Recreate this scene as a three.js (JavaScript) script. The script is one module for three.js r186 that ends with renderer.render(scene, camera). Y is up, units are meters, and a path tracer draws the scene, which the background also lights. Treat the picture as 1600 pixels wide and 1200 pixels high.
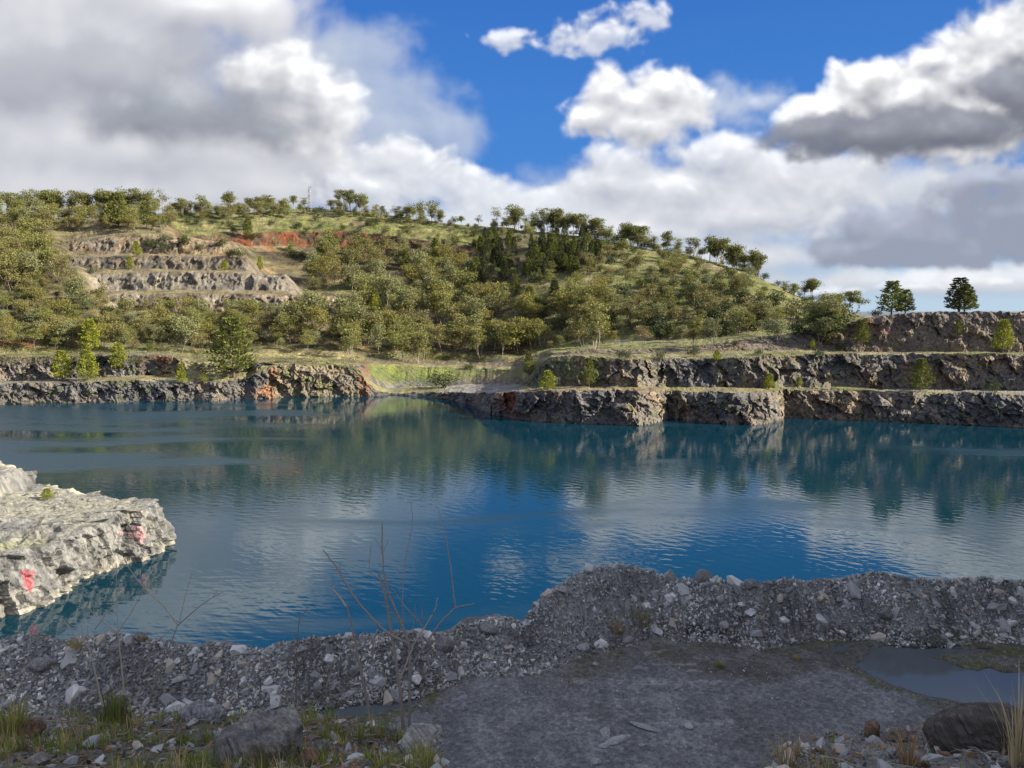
import * as THREE from 'three';
import { ConvexGeometry } from 'three/addons/geometries/ConvexGeometry.js';
import { mergeGeometries } from 'three/addons/utils/BufferGeometryUtils.js';

// ------------------------------------------------------------------ camera, sky, sun, exposure
const EYE = 25, FOCAL = 1150, DIP = Math.atan(113 / FOCAL);   // eye 25 m above the lake; lens in 1600-px units
const scene = new THREE.Scene();
const camera = new THREE.PerspectiveCamera(2 * Math.atan(600 / FOCAL) * 180 / Math.PI, 4 / 3, 0.1, 6000);
camera.position.set(0, EYE, 0);
camera.rotation.x = -DIP;
scene.add(camera);
const SUN = new THREE.Vector3(0.86, 0.46, 0.13).normalize();
const sun = new THREE.DirectionalLight(new THREE.Color(1.0, 0.9, 0.72), 5.0);
sun.position.copy(SUN).multiplyScalar(600).add(new THREE.Vector3(0, 0, -200));
sun.target.position.set(0, 0, -200);
sun.castShadow = true;
Object.assign(sun.shadow.camera, { left: -500, right: 500, top: 400, bottom: -400, near: 1, far: 1500 });
sun.shadow.mapSize.set(4096, 4096);
sun.shadow.radius = 1;
scene.add(sun, sun.target);
const renderer = new THREE.WebGLRenderer({ antialias: true });
renderer.shadowMap.enabled = true;
renderer.toneMapping = THREE.LinearToneMapping;
renderer.toneMappingExposure = 2.4;

// ------------------------------------------------------------------ random numbers and noise
function rngOf(seed) { let a = seed >>> 0; return () => { a = (a + 0x6D2B79F5) | 0; let t = Math.imul(a ^ (a >>> 15), 1 | a); t = (t + Math.imul(t ^ (t >>> 7), 61 | t)) ^ t; return ((t ^ (t >>> 14)) >>> 0) / 4294967296; }; }
const PERM = new Uint8Array(512), RND = new Float32Array(256);
{ const r = rngOf(77); const p = Array.from({ length: 256 }, (_, i) => i); for (let i = 255; i > 0; i--) { const j = Math.floor(r() * (i + 1)); [p[i], p[j]] = [p[j], p[i]]; } for (let i = 0; i < 512; i++) PERM[i] = p[i & 255]; for (let i = 0; i < 256; i++) RND[i] = r() * 2 - 1; }
const fade = t => t * t * t * (t * (t * 6 - 15) + 10), lerp = (a, b, t) => a + (b - a) * t;
const clamp = (x, a = 0, b = 1) => x < a ? a : x > b ? b : x;
const sstep = (a, b, x) => { const t = clamp((x - a) / (b - a)); return t * t * (3 - 2 * t); };
function grad2(h, x, y) { switch (h & 7) { case 0: return x + y; case 1: return x - y; case 2: return -x + y; case 3: return -x - y; case 4: return 1.4 * x; case 5: return -1.4 * x; case 6: return 1.4 * y; default: return -1.4 * y; } }
function noise2(x, y) {
  const xf = Math.floor(x), yf = Math.floor(y), X = xf & 255, Y = yf & 255; x -= xf; y -= yf;
  const u = fade(x), v = fade(y), a = PERM[X] + Y, b = PERM[X + 1] + Y;
  return 0.8 * lerp(lerp(grad2(PERM[a & 511], x, y), grad2(PERM[b & 511], x - 1, y), u), lerp(grad2(PERM[(a + 1) & 511], x, y - 1), grad2(PERM[(b + 1) & 511], x - 1, y - 1), u), v);
}
function noise3(x, y, z) {
  const xf = Math.floor(x), yf = Math.floor(y), zf = Math.floor(z), X = xf & 255, Y = yf & 255, Z = zf & 255; x -= xf; y -= yf; z -= zf;
  const u = fade(x), v = fade(y), w = fade(z);
  const g = (h, a, b, c) => { h &= 15; const p = h < 8 ? a : b, q = h < 4 ? b : h === 12 || h === 14 ? a : c; return ((h & 1) ? -p : p) + ((h & 2) ? -q : q); };
  const A = PERM[X] + Y, B = PERM[X + 1] + Y, AA = PERM[A & 511] + Z, AB = PERM[(A + 1) & 511] + Z, BA = PERM[B & 511] + Z, BB = PERM[(B + 1) & 511] + Z;
  return lerp(lerp(lerp(g(PERM[AA & 511], x, y, z), g(PERM[BA & 511], x - 1, y, z), u), lerp(g(PERM[AB & 511], x, y - 1, z), g(PERM[BB & 511], x - 1, y - 1, z), u), v),
    lerp(lerp(g(PERM[(AA + 1) & 511], x, y, z - 1), g(PERM[(BA + 1) & 511], x - 1, y, z - 1), u), lerp(g(PERM[(AB + 1) & 511], x, y - 1, z - 1), g(PERM[(BB + 1) & 511], x - 1, y - 1, z - 1), u), v), w);
}
function fbm2(x, y, o = 4, gain = 0.5) { let s = 0, a = 1; for (let i = 0; i < o; i++) { s += a * noise2(x, y); x = x * 2.03 + 17.3; y = y * 2.03 + 5.1; a *= gain; } return s; }
function fbm3(x, y, z, o = 4, gain = 0.5) { let s = 0, a = 1; for (let i = 0; i < o; i++) { s += a * noise3(x, y, z); x = x * 2.03 + 11.7; y = y * 2.03 + 3.9; z = z * 2.03 + 7.7; a *= gain; } return s; }
// a broken-rock field: every block stands out by its own amount
function blocks3(x, y, z) {
  const X = Math.floor(x), Y = Math.floor(y), Z = Math.floor(z); let best = 9, val = 0, second = 9;
  for (let i = -1; i < 2; i++) for (let j = -1; j < 2; j++) for (let k = -1; k < 2; k++) {
    const a = X + i, b = Y + j, c = Z + k, h = PERM[(PERM[(PERM[a & 255] + b) & 255] + c) & 255];
    const dx = a + 0.5 + 0.45 * RND[h] - x, dy = b + 0.5 + 0.45 * RND[(h + 61) & 255] - y, dz = c + 0.5 + 0.45 * RND[(h + 127) & 255] - z, d = dx * dx + dy * dy + dz * dz;
    if (d < best) { second = best; best = d; val = RND[(h + 199) & 255] + 0.9 * (dx * RND[(h + 31) & 255] + dy * RND[(h + 83) & 255]); } else if (d < second) second = d;
  }
  return [val, Math.sqrt(second) - Math.sqrt(best)];
}

// ------------------------------------------------------------------ bearings: a survey mark is (bearing, drop per metre) seen from the eye point
const CD = Math.cos(DIP), SD = Math.sin(DIP);
function ray(px, py) { const cx = (px - 800) / FOCAL, cy = (600 - py) / FOCAL, zd = CD + cy * SD; return { s: cx / zd, y: (cy * CD - SD) / zd }; }
const at = (px, py, D) => { const r = ray(px, py); return new THREE.Vector3(r.s * D, EYE + r.y * D, -D); };
const pxOf = s => 800 + s * 1140;

// ------------------------------------------------------------------ the sky: clear air with broken cumulus
{
  const W = 4096, H = 2048, data = new Float32Array(W * H * 4);
  const lin = c => c.map(v => { v /= 255; return v <= 0.04045 ? v / 12.92 : Math.pow((v + 0.055) / 1.055, 2.4); });
  // each cloud: puffs [x, y, rx, ry] in thousandths of the lens, softness, relief, light side, lit tone, shaded tone, shading bias, cover
  const CL = [
    { b: [[1050, 330, 420, 75], [1350, 300, 330, 75], [760, 350, 260, 50], [1500, 440, 420, 34], [1180, 400, 220, 36]], soft: 0.75, amp: 0.5, sc: 90, l: [0.2, -1], lit: [226, 228, 232], sh: [176, 184, 198], bias: 0.55, gain: 0.9, a: 0.95 },
    { b: [[60, 90, 460, 210], [230, 225, 420, 110], [470, 180, 190, 130], [-200, 200, 420, 240], [560, 260, 160, 80], [330, 10, 200, 60], [150, 300, 420, 90], [420, 290, 220, 80], [-250, 320, 400, 120]], soft: 0.55, amp: 0.55, sc: 150, l: [0.6, -0.8], lit: [233, 234, 237], sh: [176, 179, 190], bias: 0.5, gain: 1.2, a: 1 },
    { b: [[600, 165, 115, 135], [690, 205, 75, 80], [560, 90, 100, 70]], soft: 0.7, amp: 0.5, sc: 80, l: [0.7, -0.7], lit: [205, 213, 228], sh: [150, 168, 200], bias: 0.4, gain: 0.8, a: 0.85 },
    { b: [[150, 110, 210, 70], [30, 130, 130, 60], [280, 95, 90, 60]], soft: 0.65, amp: 0.6, sc: 110, l: [0.5, -0.9], lit: [196, 198, 206], sh: [160, 163, 175], bias: 0.35, gain: 0.9, a: 0.8 },
    { b: [[455, 130, 90, 75], [510, 170, 75, 75], [395, 135, 70, 60], [470, 215, 100, 50]], soft: 0.55, amp: 0.6, sc: 75, l: [0.65, -0.75], lit: [246, 246, 247], sh: [170, 172, 182], bias: 0.62, gain: 1.5, a: 0.97 },
    { b: [[330, 185, 190, 75], [220, 185, 130, 55], [420, 205, 110, 44]], soft: 0.95, amp: 0.7, sc: 120, l: [0.5, -0.85], lit: [172, 180, 189], sh: [126, 130, 143], bias: 0.25, gain: 0.9, a: 0.9 },
    { b: [[610, 250, 62, 42], [655, 275, 95, 55], [730, 300, 70, 45], [590, 290, 120, 50], [800, 320, 80, 34], [860, 315, 70, 30]], soft: 0.5, amp: 0.6, sc: 55, l: [0.5, -0.85], lit: [240, 241, 244], sh: [190, 196, 208], bias: 0.55, gain: 1.2, a: 0.92 },
    { b: [[840, 330, 160, 52], [960, 350, 120, 34]], soft: 0.8, amp: 0.6, sc: 60, l: [0.2, -1], lit: [232, 235, 240], sh: [196, 204, 216], bias: 0.5, gain: 1, a: 0.85 },
    { b: [[955, 280, 90, 65], [1060, 300, 190, 70], [1230, 275, 200, 70], [1120, 245, 120, 45], [1180, 335, 220, 46], [1010, 360, 150, 30]], soft: 0.55, amp: 0.6, sc: 70, l: [0.1, -1], lit: [238, 239, 242], sh: [184, 189, 200], bias: 0.52, gain: 1.3, a: 0.93 },
    { b: [[1130, 165, 110, 52], [1180, 160, 80, 36]], soft: 1.0, amp: 0.6, sc: 60, l: [0.2, -1], lit: [222, 228, 238], sh: [176, 188, 210], bias: 0.45, gain: 1, a: 0.8 },
    { b: [[948, 140, 50, 48], [935, 180, 52, 46], [1040, 140, 58, 45], [996, 160, 60, 45], [990, 190, 112, 46], [1075, 175, 55, 45]], soft: 0.5, amp: 0.65, sc: 62, l: [0.05, -1], lit: [248, 248, 249], sh: [182, 184, 192], bias: 0.62, gain: 1.3, a: 0.98 },
    { b: [[940, 52, 85, 32], [1000, 22, 50, 26], [905, 65, 50, 24], [800, 62, 52, 20]], soft: 0.7, amp: 1.0, sc: 42, l: [0.3, -1], lit: [232, 234, 240], sh: [186, 194, 212], bias: 0.55, gain: 1.2, a: 0.88 },
    { b: [[1340, 135, 58, 46], [1425, 150, 105, 60], [1500, 110, 90, 62], [1580, 70, 100, 78], [1680, 80, 160, 120], [1420, 200, 200, 56], [1560, 180, 160, 80], [1300, 180, 80, 44], [1280, 190, 70, 34], [1800, 150, 200, 120]], soft: 0.42, amp: 0.62, sc: 75, l: [-0.45, -0.9], lit: [248, 248, 249], sh: [134, 138, 150], bias: 0.6, gain: 1.5, a: 1 },
    { b: [[1360, 208, 190, 46], [1270, 205, 90, 36], [1480, 205, 140, 44], [1580, 140, 75, 34], [1680, 170, 100, 50]], soft: 0.5, amp: 0.75, sc: 85, l: [-0.2, -1], lit: [150, 154, 166], sh: [108, 112, 126], bias: 0.35, gain: 1, a: 0.92 },
    { b: [[1460, 372, 250, 52], [1600, 330, 150, 62], [1350, 385, 130, 30], [1800, 350, 250, 70], [1560, 280, 90, 30]], soft: 0.42, amp: 0.75, sc: 100, l: [-0.2, -1], lit: [178, 184, 200], sh: [128, 134, 152], bias: 0.4, gain: 1, a: 0.94 },
    { b: [[1430, 448, 80, 10], [1300, 455, 60, 10], [1560, 442, 60, 12]], soft: 0.8, amp: 0.8, sc: 30, l: [0, -1], lit: [228, 230, 232], sh: [196, 202, 210], bias: 0.6, gain: 1, a: 0.7 },
  ].map(c => ({ ...c, lit: lin(c.lit), sh: lin(c.sh), box: [Math.min(...c.b.map(q => q[0] - q[2] * 1.7)), Math.max(...c.b.map(q => q[0] + q[2] * 1.7)), Math.min(...c.b.map(q => q[1] - q[3] * 1.8)), Math.max(...c.b.map(q => q[1] + q[3] * 1.8))] }));
  const zen = lin([38, 92, 180]), mid = lin([72, 132, 206]), hor = lin([182, 204, 222]);
  const far = [lin([242, 242, 244]), lin([150, 155, 168])];
  const field = (c, x, y, o) => {
    let f = -1; for (const q of c.b) { const dx = (x - q[0]) / q[2], dy = (y - q[1]) / q[3], d = 1 - Math.sqrt(dx * dx + dy * dy); f = f > d ? f + 0.28 * Math.exp(-5 * (f - d)) * 0.35 : d + 0.28 * Math.exp(-5 * (d - f)) * 0.35; }
    if (f < -0.75) return -1;
    const wx = 0.35 * noise2(x / c.sc * 0.7 + 31, y / c.sc * 0.7), wy = 0.35 * noise2(x / c.sc * 0.7, y / c.sc * 0.7 + 77);
    const n = fbm2(x / c.sc + wx, y / c.sc * 1.25 + wy, o, 0.5); 
    const bl = 0.45 - Math.abs(noise2(x / c.sc * 1.5 + 9, y / c.sc * 1.7)) - 0.4 * Math.abs(noise2(x / c.sc * 3.4, y / c.sc * 3.8 + 4));
    return f + c.amp * (0.62 * n + 0.27 * bl);
  };
  const out = [0, 0, 0];
  for (let j = H / 2 - 12; j < H; j++) {
    const el = ((j + 0.5) / H - 0.5) * Math.PI, y = Math.sin(el), ce = Math.cos(el);
    for (let i = 0; i < W; i++) {
      const ph = ((i + 0.5) / W - 0.5) * 2 * Math.PI, x = ce * Math.cos(ph), z = ce * Math.sin(ph);
      const e = Math.max(0, y), t = sstep(0, 0.16, e), t2 = sstep(0.12, 0.6, e);
      for (let k = 0; k < 3; k++) out[k] = lerp(lerp(hor[k], mid[k], t), zen[k], t2);
      // the clouds in the quarter of the sky ahead
      let ahead = 0, X = 0, Y = 0;
      if (z < -0.2) { const zd = -z * CD - y * SD, cy = (y * CD - z * SD) / zd; X = 800 + x / zd * FOCAL; Y = 600 - cy * FOCAL; if (zd > 0.15) ahead = (1 - sstep(1750, 2300, Math.abs(X - 800) + 800)) * (1 - sstep(60, 420, -Y)); }
      if (ahead < 1) {   // out of view: broken cumulus overhead and behind, bright to light the shaded floor
        const k = 1 / (y + 0.14), u = x * k * 1.5, v = z * k * 1.5;
        const n = fbm2(u + 40, v + 13, 6, 0.54), n2 = fbm2(u + 40 + SUN.x * 0.22, v + 13 + SUN.z * 0.22, 4, 0.54), al = sstep(-0.42, 0.1, n) * 0.97 * (1 - ahead), lt = clamp(0.72 + (n - n2) * 0.9 - 0.25 * Math.max(0, n));
        for (let q = 0; q < 3; q++) out[q] = lerp(out[q], lerp(far[1][q], far[0][q], lt) * (1 + 0.16 * sstep(0.6, 1, lt)), al);
      }
      if (ahead > 0) for (const c of CL) {
        if (X < c.box[0] || X > c.box[1] || Y < c.box[2] || Y > c.box[3]) continue;
        const f = field(c, X, Y, 6); if (f <= 0) continue; const f3 = field(c, X, Y, 3);
        const al = sstep(0, c.soft, f) * c.a * ahead, st = c.sc * 0.3, g = field(c, X + c.l[0] * st, Y + c.l[1] * st, 3), g2 = field(c, X + c.l[0] * st * 0.4, Y + c.l[1] * st * 0.4, 5);
        const lt = clamp(c.bias - 0.04 + (f3 - g) * c.gain * 0.62 + (f - g2) * c.gain * 0.26 - 0.1 * f);
        const br = 1 + 0.16 * sstep(0.6, 1, lt); for (let q = 0; q < 3; q++) out[q] = lerp(out[q], lerp(c.sh[q], c.lit[q], lt) * br, al);
      }
      const o = (j * W + i) * 4; data[o] = out[0]; data[o + 1] = out[1]; data[o + 2] = out[2]; data[o + 3] = 1;
    }
  }
  for (let j = 0; j < H / 2 - 12; j++) for (let i = 0; i < W; i++) { const o = (j * W + i) * 4; data[o] = 0.3; data[o + 1] = 0.34; data[o + 2] = 0.4; data[o + 3] = 1; }
  const tex = new THREE.DataTexture(data, W, H, THREE.RGBAFormat, THREE.FloatType);
  tex.mapping = THREE.EquirectangularReflectionMapping; tex.magFilter = tex.minFilter = THREE.LinearFilter; tex.colorSpace = THREE.LinearSRGBColorSpace; tex.needsUpdate = true;
  scene.background = tex; scene.environment = tex; scene.backgroundIntensity = 1 / 2.2; scene.environmentIntensity = 1 / 2.2;
}
console.log('sky done');
// ------------------------------------------------------------------ helpers
const usedNames = new Map();
function numbered(name) { const n = usedNames.get(name) ?? 0; usedNames.set(name, n + 1); return n ? name + '_' + String(n).padStart(3, '0') : name; }
function shade(o) { o.traverse(q => { if (q.isMesh) { q.castShadow = true; q.receiveShadow = true; } }); return o; }
function structure(name, geometry, material) { const o = new THREE.Mesh(geometry, material); o.name = numbered(name); o.userData = { kind: 'structure' }; scene.add(shade(o)); return o; }
function tag(o, label, category, group) { o.userData = { label, category }; if (group) o.userData.group = group; return o; }
function group(name) { const g = new THREE.Group(); g.name = numbered(name); scene.add(g); return g; }
function part(name, geometry, material, parent) { const m = new THREE.Mesh(geometry, material); m.name = name; m.castShadow = m.receiveShadow = true; parent.add(m); return m; }
function geo(pos, idx, col, uv, nor) {
  const g = new THREE.BufferGeometry();
  g.setAttribute('position', new THREE.BufferAttribute(pos instanceof Float32Array ? pos : new Float32Array(pos), 3));
  if (col) g.setAttribute('color', new THREE.BufferAttribute(col instanceof Float32Array ? col : new Float32Array(col), 3));
  if (uv) g.setAttribute('uv', new THREE.BufferAttribute(uv instanceof Float32Array ? uv : new Float32Array(uv), 2));
  if (idx) g.setIndex(new THREE.BufferAttribute(idx instanceof Uint32Array ? idx : new Uint32Array(idx), 1));
  if (nor) g.setAttribute('normal', new THREE.BufferAttribute(new Float32Array(nor), 3)); else g.computeVertexNormals();
  return g;
}
// tileable grey noise: sums of octaves of lattice noise with a period
function tileNoise(n, base, oct, seed, gain = 0.55, ridge = false) {
  const out = new Float32Array(n * n); let amp = 1, tot = 0;
  for (let o = 0; o < oct; o++) {
    const p = base << o, r = rngOf(seed + o * 13), g = new Float32Array(p * p); for (let i = 0; i < p * p; i++) g[i] = r() * 2 - 1;
    for (let j = 0; j < n; j++) { const y = j / n * p, y0 = Math.floor(y), fy = fade(y - y0), ya = (y0 % p) * p, yb = ((y0 + 1) % p) * p;
      for (let i = 0; i < n; i++) { const x = i / n * p, x0 = Math.floor(x), fx = fade(x - x0), xa = x0 % p, xb = (x0 + 1) % p; let v = lerp(lerp(g[ya + xa], g[ya + xb], fx), lerp(g[yb + xa], g[yb + xb], fx), fy); if (ridge) v = 1 - 2 * Math.abs(v); out[j * n + i] += amp * v; } }
    tot += amp; amp *= gain;
  }
  for (let i = 0; i < n * n; i++) out[i] = clamp(0.5 + 0.5 * out[i] / tot * 1.7);
  return out;
}
function greyTex(arr, n, lo, hi, srgb) {
  const d = new Uint8Array(n * n * 4); for (let i = 0; i < n * n; i++) { const v = Math.round(255 * lerp(lo, hi, arr[i])); d[i * 4] = d[i * 4 + 1] = d[i * 4 + 2] = v; d[i * 4 + 3] = 255; }
  const t = new THREE.DataTexture(d, n, n); t.wrapS = t.wrapT = THREE.RepeatWrapping; t.magFilter = THREE.LinearFilter; t.minFilter = THREE.LinearMipmapLinearFilter; if (srgb) t.colorSpace = THREE.SRGBColorSpace; t.needsUpdate = true; return t;
}
function rep(t, metres, turn = 0) { const c = t.clone(); c.repeat.set(1 / metres, 1 / metres); c.rotation = turn; c.needsUpdate = true; return c; }
const rockN = tileNoise(512, 6, 6, 5, 0.62, true), grainN = tileNoise(512, 24, 5, 9, 0.8), patchN = tileNoise(512, 4, 7, 21, 0.6);
const rockTex = greyTex(rockN, 512, 0, 1), grainBump = greyTex(grainN, 512, 0, 1), rockCol = greyTex(rockN, 512, 0.62, 1.0, true), grainCol = greyTex(grainN, 512, 0.55, 1.0, true), patchCol = greyTex(patchN, 512, 0.6, 1.0, true);
const M = {};
M.cliff = new THREE.MeshStandardMaterial({ vertexColors: true, flatShading: true, roughness: 0.9, map: rep(rockCol, 5.5, 0.5), bumpMap: rep(rockTex, 7, 1.1), bumpScale: 0.3 });
M.soil = new THREE.MeshStandardMaterial({ vertexColors: true, roughness: 0.96, map: rep(patchCol, 19, 0.2), bumpMap: rep(grainBump, 14, 0.4), bumpScale: 0.5 });
M.ledge = new THREE.MeshStandardMaterial({ vertexColors: true, flatShading: true, roughness: 0.92, map: rep(rockCol, 3.1, 0.7), bumpMap: rep(rockTex, 3.7, 0.3), bumpScale: 0.1 });
M.gravel = new THREE.MeshStandardMaterial({ vertexColors: true, roughness: 0.85, map: rep(grainCol, 2.2, 0.3), bumpMap: rep(grainBump, 1.7, 0.9), bumpScale: 0.035 });
M.bank = new THREE.MeshStandardMaterial({ vertexColors: true, roughness: 0.95, map: rep(grainCol, 0.7, 0.3), bumpMap: rep(grainBump, 0.6, 0.9), bumpScale: 0.015 });
M.leaf = new THREE.MeshPhysicalMaterial({ vertexColors: true, roughness: 0.8, side: THREE.DoubleSide, specularIntensity: 0.4, transmission: 0.25, thickness: 0 });
M.leaf.roughness = 1;
M.grass = new THREE.MeshPhysicalMaterial({ vertexColors: true, roughness: 1, side: THREE.DoubleSide, specularIntensity: 0.3, transmission: 0.25, thickness: 0 });
M.bark = new THREE.MeshStandardMaterial({ vertexColors: true, roughness: 0.9 });
M.stone = new THREE.MeshStandardMaterial({ vertexColors: true, roughness: 0.88 });
M.boulder = new THREE.MeshStandardMaterial({ vertexColors: true, roughness: 0.92, map: rep(grainCol, 0.35, 0.2), bumpMap: rep(rockTex, 0.3, 0.4), bumpScale: 0.012 });
M.steel = new THREE.MeshStandardMaterial({ color: new THREE.Color().setRGB(0.32, 0.33, 0.34), roughness: 0.5, metalness: 0.6 });

// survey lines: marks [bearing px, level py, distance]; without a distance the mark is at the water's edge
const line = marks => marks.map(([px, py, D]) => { const r = ray(px, py); const d = D ?? -EYE / r.y; return [r.s, d, EYE + r.y * d]; }).sort((a, b) => a[0] - b[0]);
function on(l, s) { if (s <= l[0][0]) return [l[0][1], l[0][2]]; for (let i = 1; i < l.length; i++) if (s <= l[i][0]) { const t = (s - l[i - 1][0]) / (l[i][0] - l[i - 1][0]); return [lerp(l[i - 1][1], l[i][1], t), lerp(l[i - 1][2], l[i][2], t)]; } const e = l[l.length - 1]; return [e[1], e[2]]; }
function bearings(fine, lo, hi, inner = 0.78) { const out = []; for (let s = lo; s < -inner; s += 0.008) out.push(s); for (let s = -inner; s <= inner; s += fine) out.push(s); for (let s = inner; s < hi; s += 0.008) out.push(s); return out; }
// faces between two neighbouring runs of points
function sheet(grid, colour, uvOf) {
  const R = grid.length, C = grid[0].length, pos = new Float32Array(R * C * 3), col = new Float32Array(R * C * 3), uv = new Float32Array(R * C * 2), idx = new Uint32Array((R - 1) * (C - 1) * 6); let q = 0;
  for (let r = 0; r < R; r++) for (let c = 0; c < C; c++) { const p = grid[r][c], i = r * C + c; pos[i * 3] = p[0]; pos[i * 3 + 1] = p[1]; pos[i * 3 + 2] = p[2]; const k = colour(p, r, c); col[i * 3] = k[0]; col[i * 3 + 1] = k[1]; col[i * 3 + 2] = k[2]; const w = uvOf ? uvOf(p) : [p[0] + 0.3 * p[2], p[1] - p[2]]; uv[i * 2] = w[0]; uv[i * 2 + 1] = w[1]; }
  for (let r = 0; r < R - 1; r++) for (let c = 0; c < C - 1; c++) { const a = r * C + c, b = a + 1, d = a + C, e = d + 1; idx[q++] = a; idx[q++] = b; idx[q++] = e; idx[q++] = a; idx[q++] = e; idx[q++] = d; }
  return geo(pos, idx, col, uv);
}
const mixc = (a, b, t) => [lerp(a[0], b[0], t), lerp(a[1], b[1], t), lerp(a[2], b[2], t)];
const mul = (a, k) => [a[0] * k, a[1] * k, a[2] * k];
// ------------------------------------------------------------------ the far shore: benches of the quarry and the hill above
const L = {};
L.water = line([[-900, 668], [-300, 645], [0, 632], [30, 631], [60, 629.5], [100, 630], [140, 628.5], [180, 628.5], [230, 627], [290, 625.5], [330, 626.5], [375, 623], [400, 623.5], [440, 621], [480, 620.5], [520, 619.5], [560, 619], [590, 618], [610, 617], [640, 618.5], [665, 620], [700, 624], [734, 632], [752, 641], [771, 648], [812, 655], [850, 659], [905, 661], [960, 664], [1000, 664.5], [1018, 663], [1032, 658.5], [1045, 653], [1070, 655.5], [1100, 659], [1130, 662], [1175, 663.5], [1196, 662], [1212, 657.5], [1226, 652], [1300, 655], [1400, 658.5], [1500, 663.5], [1600, 668], [1900, 684], [2500, 720]]);
const wD = px => on(L.water, ray(px, 630).s)[0];
const rel = list => line(list.map(([px, py, d]) => [px, py, wD(px) + d]));
L.top1 = rel([[-900, 620, 4], [-300, 605, 3], [0, 601, 2.5], [80, 597.5, 2.5], [140, 597, 2.5], [190, 594, 2.5], [281, 597, 2.6], [340, 596, 2.6], [385, 592, 2.8], [402, 583, 3], [425, 572, 3.6], [460, 569, 3.8], [490, 571, 3.8], [525, 570, 3.6], [552, 575, 3.2], [566, 588, 2.4], [575, 600, 1.6], [590, 611, 1], [610, 614, 0.8], [640, 614, 1], [665, 613, 1.6], [700, 612.5, 2], [737, 614, 2.4], [771, 614, 2.4], [805, 612, 2.4], [860, 611, 2.4], [930, 609.5, 2.4], [1000, 610, 2.4], [1036, 610.5, 2.4], [1041, 609.5, 2.4], [1100, 611.5, 2.4], [1150, 612.5, 2.4], [1210, 611.5, 2.4], [1222, 609, 2.4], [1300, 610, 2.4], [1400, 613, 2.4], [1450, 616, 2.4], [1500, 613, 2.4], [1600, 617, 2.4], [1900, 630, 3], [2500, 650, 3]]);
L.back1 = rel([[-900, 610, 14], [-300, 598, 12], [0, 595.5, 9], [80, 592.5, 9], [140, 590, 9], [190, 587, 10], [281, 585, 12], [340, 583, 12], [385, 580, 9], [402, 575, 6], [425, 568, 6], [460, 566, 6], [525, 567, 6], [552, 571, 6], [566, 580, 6], [575, 592, 5], [590, 604, 8], [610, 607, 12], [640, 604.5, 18], [700, 601.5, 28], [737, 600.5, 40], [771, 600, 50], [805, 600, 52], [818, 603, 16], [830, 604.5, 12], [860, 604, 10], [930, 603.5, 9], [1000, 604, 8], [1041, 602.5, 5.5], [1100, 605, 8], [1210, 605.5, 9], [1222, 603.5, 5.5], [1300, 605, 8], [1400, 606.5, 9], [1500, 608, 9], [1600, 611, 9], [1900, 620, 10], [2500, 640, 10]]);
L.top2 = rel([[-900, 568, 17], [-300, 558, 15], [0, 556, 12], [80, 557, 12], [140, 557, 12], [190, 555.5, 12.5], [230, 556, 13], [270, 557, 15], [300, 566, 17], [340, 567, 17], [385, 564, 14], [402, 566, 10], [425, 565, 9], [460, 564, 9], [525, 566, 9], [552, 569, 9], [566, 570, 12], [600, 571, 17], [660, 573, 28], [740, 576, 55], [805, 578, 66], [816, 590, 30], [822, 596, 17], [835, 580, 15.5], [848, 566, 14.5], [862, 558, 14], [880, 556, 13], [930, 559, 12], [960, 562, 12], [1000, 563, 11], [1036, 559, 10], [1060, 560, 9], [1100, 562, 11], [1150, 558, 11.5], [1210, 556, 12], [1222, 556, 9], [1300, 553.5, 11], [1400, 554, 12], [1500, 553, 12], [1600, 554, 12], [1900, 556, 13], [2500, 560, 13]]);
L.back2 = rel([[-900, 560, 30], [-300, 553, 27], [0, 552, 24], [190, 551, 25], [270, 552, 26], [340, 560, 26], [402, 559, 20], [460, 559, 18], [525, 561, 18], [600, 565, 26], [660, 568, 38], [740, 571, 62], [805, 573, 74], [820, 574, 40], [862, 555, 20], [930, 554, 21], [1000, 553, 22], [1041, 551, 21], [1100, 549, 22], [1210, 547, 22], [1300, 549, 21], [1400, 549.5, 21], [1600, 550, 21], [1900, 552, 22], [2500, 556, 22]]);
L.top3 = rel([[-900, 540, 38], [-300, 528, 34], [0, 526, 32], [60, 527, 32], [110, 534, 32], [160, 542, 32], [220, 546, 33], [300, 548, 33], [400, 551, 28], [525, 554, 27], [600, 558, 34], [660, 562, 46], [740, 566, 70], [805, 566, 84], [850, 556, 60], [862, 552, 34], [900, 549, 30], [930, 546, 30], [1000, 546, 31], [1083, 543, 31], [1150, 533, 31], [1225, 522, 30], [1320, 507, 27], [1350, 497, 25.5], [1385, 492, 25.5], [1445, 487.5, 25.5], [1520, 487, 25.5], [1600, 486, 25.5], [1660, 484, 26], [1900, 470, 28], [2500, 460, 28]]);
const hillBase = [[-900, 530, 240], [-300, 520, 250], [0, 518, 250], [150, 535, 250], [300, 541, 252], [400, 544, 248], [525, 548, 248], [660, 553, 256], [740, 556, 264], [805, 554, 266], [862, 545, 261], [930, 537, 254], [1000, 533, 248], [1083, 529, 242], [1150, 523, 236], [1225, 514, 238], [1320, 502, 240], [1350, 499, 242], [1385, 500, 244], [1600, 500, 244], [2500, 500, 250]];
const ridge = [[-900, 350, 440], [-300, 338, 430], [0, 338, 430], [100, 340, 425], [200, 335, 430], [300, 333, 445], [400, 331, 470], [480, 325, 500], [560, 329, 500], [640, 341, 490], [700, 349, 480], [800, 357, 455], [900, 369, 430], [1000, 386, 405], [1100, 405, 380], [1160, 422, 362], [1205, 443, 350], [1250, 464, 340], [1300, 482, 330], [1340, 492, 322], [1385, 502, 320], [1600, 505, 320], [2500, 505, 330]];
const hb = line(hillBase), rd = line(ridge);
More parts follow.
